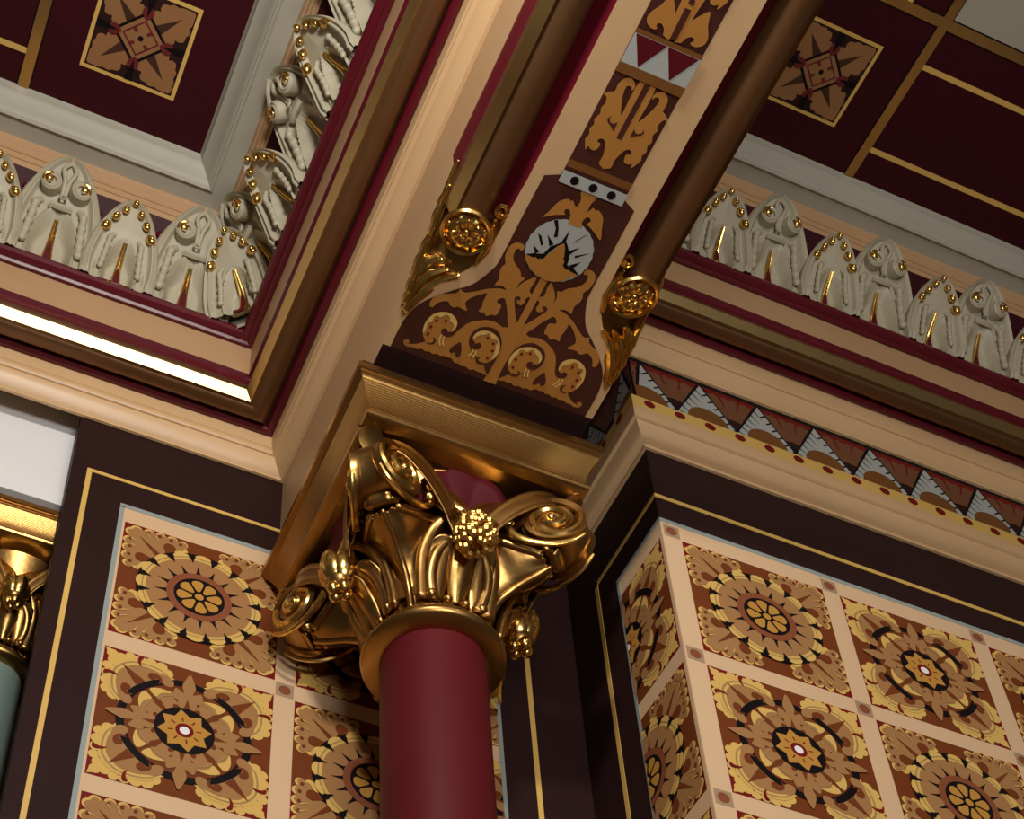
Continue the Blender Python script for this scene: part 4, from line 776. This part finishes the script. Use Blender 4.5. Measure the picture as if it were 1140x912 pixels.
for i, d in enumerate((.5356, .8926, 1.2496)): leaf('pearl', 'grey leaf with gilt drops along the beam, %sfrom the coffer corner' % (ordn[i] or 'first '), GB, (XL-O0-.012, Y1-d, H0), -pi/2)
for i, d in enumerate((.714, 1.071, 1.428)): leaf('scroll', 'grey leaf with two gilt scrolls along the beam, %sfrom the coffer corner' % (ordn[i] or 'first '), GB, (XL-O0, Y1-d, H0), -pi/2)
yw = Y2-O0
leaf('scroll', 'grey scroll leaf tucked into the right coffer corner beside the beam', GR, (1.653, yw, H0+DZ), 0)
for i in range(5): leaf('pearl', 'grey leaf with gilt drops over the right wall, %sfrom the beam' % (ordn[i] or 'first '), GR, (1.831+.358*i, yw-.012, H0+DZ), 0)
for i in range(4): leaf('scroll', 'grey leaf with two gilt scrolls over the right wall, %sfrom the beam' % (ordn[i] or 'first '), GR, (2.010+.358*i, yw, H0+DZ), 0)
# ------------------------------------------------------------------ columns with gilded capitals
CX, CY, CZ = 1.053, 2.230, 2.737              # main column axis, underside of its necking ring
def diagf(a):                                 # (r along a direction, w across it, z)
    ca, sa = cos(a), sin(a)
    return lambda r, w, z: (r*ca-w*sa, r*sa+w*ca, z)
def volute_parts(a):
    F = diagf(a); R0, RC, ZC = .074, .304, .293
    TR = lambda r: .030+.36*(.378-r)
    mb = MB()
    path = spline([(.122, .10), (.133, .15), (.152, .21), (.186, .275), (.228, .330), (.268, .359), (.302, .367)], 5)
    turns = 2.3; N = 84
    for k in range(1, N+1):
        th = pi/2-2*pi*turns*k/N; r = R0*(1-.80*k/N); path.append((RC+r*cos(th), ZC+r*sin(th)))
    rows = []; n = len(path)
    for i, p in enumerate(path):
        q0, q1 = path[max(0, i-1)], path[min(n-1, i+1)]
        tx, tz = q1[0]-q0[0], q1[1]-q0[1]; L = sqrt(tx*tx+tz*tz); nx, nz = -tz/L, tx/L   # outward side
        w = interp([0, 26, 34], [.030, .05, 1], i) if i < 34 else 1; w = min(w, TR(p[0]))*(1 if i < 60 else .97); th = .010 if i > 6 else .006
        ring = []
        for v in (-1, -.93, -.8, -.5, 0, .5, .8, .93, 1):
            lip = .0035*sstep(.74, .9, abs(v))-.003*(1-v*v)
            ring.append((p[0]+nx*lip, v*w, p[1]+nz*lip))
        for v in (1, .5, 0, -.5, -1): ring.append((p[0]-nx*th, v*w, p[1]-nz*th))
        rows.append([F(*q) for q in ring])
    mb.quad_grid(rows, M['oldgold'], closev=True); mb.ngon(rows[0], M['oldgold']); mb.ngon(rows[-1], M['oldgold'])
    # web that closes the scroll
    for s in (-1, 1):
        g = []
        for ir in range(6):
            r = .066*ir/5+.001; g.append([F(RC+r*cos(2*pi*k/32), s*(TR(RC+r*cos(2*pi*k/32))-.020+.010*(1-ir/5)**2), ZC+r*sin(2*pi*k/32)) for k in range(32)])
        mb.quad_grid(g, M['oldgold'], closev=True)
    # small tongue that joins the scroll to the abacus corner
    tg = []
    for i in range(9):
        s = i/8; r = lerp(.318, .362, s); z = .366+.044*s**.6
        tg.append([F(r, .026*v*sin(pi*(.2+.6*s)), z-.006*v*v) for v in (-1, -.6, 0, .6, 1)]+[F(r, .022*v, z+.010) for v in (1, 0, -1)])
    mb.quad_grid(tg, M['oldgold'], closev=True)
    # bright parts
    gb = MB()
    for s in (-1, 1):
        sp = []
        for k in range(52):
            th = .35-2*pi*1.62*k/51; r = lerp(.060, .012, (k/51)**.9); sp.append(F(RC+r*cos(th), s*(TR(RC+r*cos(th))-.006+.012*(k/51)), ZC+r*sin(th)))
        gb.tube(sp, [.0105-.0035*k/51 for k in range(52)], M['gold'], 8)
        gb.ball(F(RC, s*(TR(RC)+.004), ZC), .0125, M['gold'], 12)
        # tendril curling under the scroll, with a bead at its inner end
        td = spline([F(RC+x, s*(TR(RC+x)-.004), ZC+z) for x, z in ((-.090, -.012), (-.083, -.040), (-.055, -.066), (-.01, -.080), (.035, -.072), (.062, -.05))], 6)
        gb.tube(td, [lerp(.011, .005, k/30) for k in range(31)], M['gold'], 8, .8)
        gb.ball(F(RC-.090, s*(TR(RC-.09)-.006), ZC-.004), .0165, M['gold'], 12)
    return mb, gb
def corner_leaf(a):
    F = diagf(a); mb = MB()
    sp = spline([(.116, .065), (.126, .11), (.150, .152), (.190, .180), (.235, .196), (.272, .212)], 6); n = len(sp)
    rows = []
    edgeL, edgeR = [], []
    for i, p in enumerate(sp):
        s = i/(n-1); w = interp([0, .35, .7, 1], [.052, .088, .072, .026], s); h = interp([0, .3, .6, .85, 1], [.03, .105, .088, .034, .008], s)
        row = []
        for k in range(17):
            v = k/8-1; av = abs(v)
            row.append(F(p[0]-.30*h*av**1.7+.0035*cos(3*pi*v), w*v, p[1]+h*av**1.7))
        rows.append(row); edgeL.append(row[0]); edgeR.append(row[-1])
    mb.quad_grid(rows, M['oldgold'])
    for e in (edgeL, edgeR): mb.tube(e, [.0085]*n, M['oldgold'], 8)
    mid = [F(p[0]+.006, 0, p[1]-.003) for p in sp]; mb.tube(mid, [.0075-.003*i/n for i in range(n)], M['oldgold'], 8)
    # rolled tip
    tip = []
    for k in range(30):
        th = -pi/2+.2+k*.32; r = .026*(1-k/38); tip.append((.282+r*cos(th), .238+r*sin(th)))
    g = [[F(x, v*.028, z) for v in (-1, -.5, 0, .5, 1)] for x, z in tip]
    mb.quad_grid(g, M['oldgold'])
    for s in (-1, 1): mb.ball(F(.283, s*.026, .237), .0165, M['oldgold'], 10, (1, .6, 1))
    return mb
def face_parts(a, pend):
    F = diagf(a); ms = MB()                   # stalks and lobed leaf of one face
    for k, (w0, wd, b) in enumerate(((0, .022, .006), (-.045, .020, .0), (.045, .020, .0))):
        sp = spline([(.118, .070), (.134, .11), (.150+b, .150), (.168+b, .185), (.190+b, .205)], 5); rows = []
        for i, p in enumerate(sp):
            s = i/(len(sp)-1); w = wd*(.75+.6*sin(pi*s*.75))
            rows.append([F(p[0]+.012*(1-v*v)-.02*abs((w0+w*v)/.1), w0*(1+.15*s)+w*v, p[1]-.012*v*v*s) for v in (-1, -.75, -.4, 0, .4, .75, 1)])
        ms.quad_grid(rows, M['oldgold'])
    for s in (-1, 1):
        st = spline([F(.120, s*.072, .066), F(.132, s*.078, .13), F(.150, s*.080, .19), F(.176, s*.066, .245), F(.204, s*.038, .272), F(.222, s*.012, .268), F(.230, s*.004, .250)], 6)
        ms.tube(st, [lerp(.0165, .010, k/(len(st)-1)) for k in range(len(st))], M['oldgold'], 10, .55, F(1, 0, .3))
        st = spline([F(.124, s*.048, .070), F(.142, s*.062, .12), F(.164, s*.060, .17), F(.182, s*.040, .205), F(.198, s*.018, .218)], 6)
        ms.tube(st, [lerp(.013, .008, k/(len(st)-1)) for k in range(len(st))], M['oldgold'], 8, .55, F(1, 0, .3))
        ms.ball(F(.128, s*.058, .078), .011, M['oldgold'], 10)
        ms.ball(F(.128, s*.020, .078), .009, M['oldgold'], 10)
    for s in (-1, 1):
        hp = spline([F(.196, s*.022, .205), F(.214, s*.050, .258), F(.232, s*.090, .308), (F(.246, s*.138, .348)), F(.250, s*.178, .366), F(.244, s*.206, .364)], 7); rows = []
        for i, p in enumerate(hp):
            t_ = (Vector(hp[min(i+1, len(hp)-1)])-Vector(hp[max(0, i-1)])).normalized(); o_ = Vector(F(1, 0, .15)).normalized(); u_ = t_.cross(o_).normalized()
            if u_.z < 0: u_ = -u_
            w_ = lerp(.017, .027, min(1, i/20))
            rows.append([Vector(p)+u_*w_*v+o_*(.005*(1-v*v)+.005*sstep(.6, .85, abs(v))) for v in (-1, -.85, -.65, -.4, 0, .4, .65, .85, 1)])
        ms.quad_grid(rows, M['oldgold'])
    gs = MB()                                 # gilt shell leaf above the pendant
    for s in (-1, 1):
        rows = []
        for i in range(10):
            u = i/9; c = spline([(.008, .262), (.034, .285), (.066, .322), (.084, .362)], 9)[i*3]
            ln = .048*sin(pi*(.12+.8*u))
            rows.append([F(.212+.014*sin(pi*v)-.016*u+.003*cos(14*v), s*(c[0]-ln*(v-.5)*.9), c[1]+ln*(v-.5)*1.4) for v in [k/10 for k in range(11)]])
        gs.quad_grid(rows, M['gold'])
        gs.tube([F(.214-.016*k/27, s*c[0], c[1]) for k, c in enumerate(spline([(.006, .255), (.044, .274), (.086, .310), (.100, .362)], 9))], [.0055]*28, M['gold'], 8)
    fn = MB(); P = []                          # maroon scalloped fan under the abacus
    for i in range(9):
        u = i/8; row = []
        for k in range(49):
            th = pi*k/48; rr = .118*u*(1+.05*abs(sin(th*4.5))*u); row.append(F(.190+.028*u*u*sin(th)+.006*abs(sin(th*4.5))*u, rr*cos(th), .285+rr*sin(th)*1.06))
        P.append(row)
    fn.quad_grid(P, M['fan'])
    pd = MB()
    if pend == 'berries':
        pd.ball(F(.230, 0, .182), .034, M['oldgold'], 14, (1, 1, 1.2))
        for j in range(9):
            z = -.042+.0105*j; rad = .039*sqrt(max(.06, 1-(z/.050)**2)); nn = max(4, int(2*pi*rad/.0155))
            for k in range(nn):
                t = 2*pi*(k+.5*(j % 2))/nn+.25*sin(7.3*j+5.1*k); jj = 1+.05*sin(11.7*k+3.3*j)
                pd.ball(F(.230+rad*jj*cos(t), rad*jj*sin(t), .182+z+.003*sin(9.1*k+j)), .0092*(1+.16*sin(13*k+4*j)), M['berry'], 8)
        for s in (-1, 1): pd.tube([F(.224+.010*cos(q), s*(.034+.015*cos(q)), .234+.014*sin(q)) for q in [k*.5 for k in range(11)]], .007, M['oldgold'], 8)
    else:
        for k in range(5):
            t = 2*pi*k/5+.4; rt = Matrix.Rotation(a+t, 3, 'Z') @ Matrix.Rotation(radians(14), 3, 'Y')
            c = F(.214+.023*cos(t), .023*sin(t), .218-.003*(k % 2)); pd.ball(c, .030, M['gold'], 14, (.86, 1.0, 1.6), rt)
        pd.ball(F(.214, 0, .186), .033, M['oldgold'], 14, (1, 1, 1.0))
        for k in range(4):
            t = 2*pi*k/4+.2; pd.ball(F(.214+.017*cos(t), .017*sin(t), .160), .0155, M['gold'], 10, (1, 1, 1.3))
        pd.tube([F(.200, 0, .285), F(.216, 0, .272), F(.216, 0, .24)], .014, M['oldgold'], 8)
    return ms, gs, fn, pd
def abacus_mb():
    # half sizes at each height: cyma with fillets, longer towards front and back
    prof = [(.240, .405), (.258, .409), (.265, .413), (.268, .419), (.266, .425), (.259, .429), (.259, .436)]
    for k in range(57):
        u = k/56; prof.append((.260+.026*(u**1.6)+.00028*cos(pi*k/2), .437+.072*u))
    prof += [(.289, .511), (.289, .518), (.2925, .520), (.2925, .527), (.297, .529), (.297, .548), (.10, .548)]
    rows = [[(sx*h, sy*(h+.018), z) for sx, sy in ((-1, -1), (1, -1), (1, 1), (-1, 1))] for h, z in prof]
    mb = MB(); mb.quad_grid(rows, M['oldgold'], closev=True); mb.ngon(rows[0], M['oldgold']); mb.ngon(rows[-1], M['oldgold'])
    return mb
capparts = {}
def make_column(label, loc, shaft_mat, scale=1, r=.1135, fans=True):
    t = thing('column', label, 'column', loc, 0, kind='thing', scale=scale)
    mb = MB(); bot = (-1.6-loc[2])/scale
    mb.lathe([(r*1.5, bot), (r*1.5, bot+.06), (r*1.35, bot+.10), (r*1.38, bot+.14), (r*1.05, bot+.18), (r*1.03, bot+.8), (r, -.6), (r, .03)], M[shaft_mat], 64, cap=True)
    mb.build('shaft', t)
    cp = bpy.data.objects.new('capital', None); C.objects.link(cp); cp.parent = t
    mb = MB(); mb.lathe([(r, .0), (r+.004, .0), (r+.012, .003), (r+.034, .008), (r+.041, .015), (r+.042, .022), (r+.038, .029), (r+.027, .033), (r+.018, .040), (r+.018, .046), (r+.021, .049), (r+.021, .056), (r+.016, .060), (r+.012, .066), (r+.004, .072)], M['oldgold'], 64)
    mb.build('necking_ring', cp)
    mb = MB(); mb.lathe([(r-.004, .03), (r+.002, .07), (.120, .12), (.130, .18), (.146, .24), (.168, .30), (.192, .35), (.214, .39), (.222, .409)], M['oldgold'], 48)
    mb.build('bell', cp)
    abacus_mb().build('abacus', cp, ang=25)
    for k, a in enumerate((-3*pi/4, -pi/4, pi/4, 3*pi/4)):
        mb, gb = volute_parts(a); v = mb.build('volute', cp, ang=50); gb.build('gilt_scroll', v)
        solid(corner_leaf(a).build('corner_leaf', cp, ang=60), .004, 0)
    for a, pend in ((-pi/2, 'berries' if fans else 'bud'), (pi, 'bud'), (0, 'bud'), (pi/2, 'berries')):
        ms, gs, fn, pd = face_parts(a, pend)
        f = ms.build('stalk_leaf', cp, ang=60); solid(f, .003, 0)
        solid(gs.build('gilt_shell_leaf', cp, ang=60), .003, 0)
        if fans: solid(fn.build('maroon_fan', cp, ang=60), .008, 0)
        pd.build('berry_cluster' if pend == 'berries' else 'flower_bud', cp)
    return t
make_column('oxblood red column with gilded scroll capital carrying the painted beam', (CX, CY, CZ), 'shaft')
make_column('grey-green column with smaller gilded capital at the far left edge', (.213, 2.842, 3.36-.548*.72), 'greengrey', .72, r=.102, fans=False)
mb = MB(); mb.box(-.28, .28, -.29, .29, 0, .048, M['dark']); 
o = mb.build('impost_block', None, smooth=False, loc=(CX, CY, CZ+.5482)); tag(o, 'dark brown block between the gilded abacus and the beam', 'block', kind='thing')

# ------------------------------------------------------------------ light: chandelier lamp high on the left, daylight window behind the viewer
def area(name, loc, aim, size, power, col, sy=None, spread=180):
    l = bpy.data.lights.new(name, 'AREA'); l.energy = power; l.color = col; l.size = size
    if sy: l.shape = 'RECTANGLE'; l.size_y = sy
    l.spread = radians(spread)
    o = bpy.data.objects.new(name, l); C.objects.link(o); o.location = (loc[0], loc[1], loc[2]+Z0)
    d = Vector(aim)-Vector(loc); o.rotation_euler = d.to_track_quat('-Z', 'Y').to_euler(); return o
area('chandelier_lamp', (.14, .15, 3.18), (.95, 2.4, 2.95), .2, 29, (1, .95, .88))
area('fill_lamp_right', (1.5, -.8, 3.75), (2.1, 2.1, 3.9), .22, 10, (1, .95, .88))  # added fill lamp, unseen, to brighten the top of the right wall
area('window_daylight', (.6, -2.4, .9), (.9, 2.2, 3.4), 1.9, 100, (1, .96, .92), .8)
w = bpy.data.worlds.new('room_dusk'); bpy.context.scene.world = w; w.use_nodes = True
bg = w.node_tree.nodes['Background']; bg.inputs[0].default_value = (.050, .043, .038, 1); bg.inputs[1].default_value = 1

# ------------------------------------------------------------------ camera
Rm = [[0.9239138996109915, -0.3825842411395505, -0.0035220075647372714], [0.2664359511462951, 0.6499759520375985, -0.7117184455313679], [0.2745814816086125, 0.6566281750005032, 0.7024560126820233]]
cd = bpy.data.cameras.new('camera'); cam = bpy.data.objects.new('camera', cd); C.objects.link(cam)
cd.sensor_width = 36; cd.sensor_fit = 'HORIZONTAL'; cd.lens = 1941.73*36/1140
cd.shift_x = (570-423.97)/1140; cd.shift_y = (859.81-456)/1140
cd.clip_start = .02
m = Matrix.Identity(4)
for i in range(3):
    m[i][0] = Rm[0][i]; m[i][1] = -Rm[1][i]; m[i][2] = -Rm[2][i]
m[2][3] = Z0; cam.matrix_world = m
sc = bpy.context.scene; sc.camera = cam
vs = sc.view_settings; vs.view_transform = 'Standard'; vs.look = 'None'; vs.gamma = 1; vs.use_curve_mapping = False; vs.exposure = .03
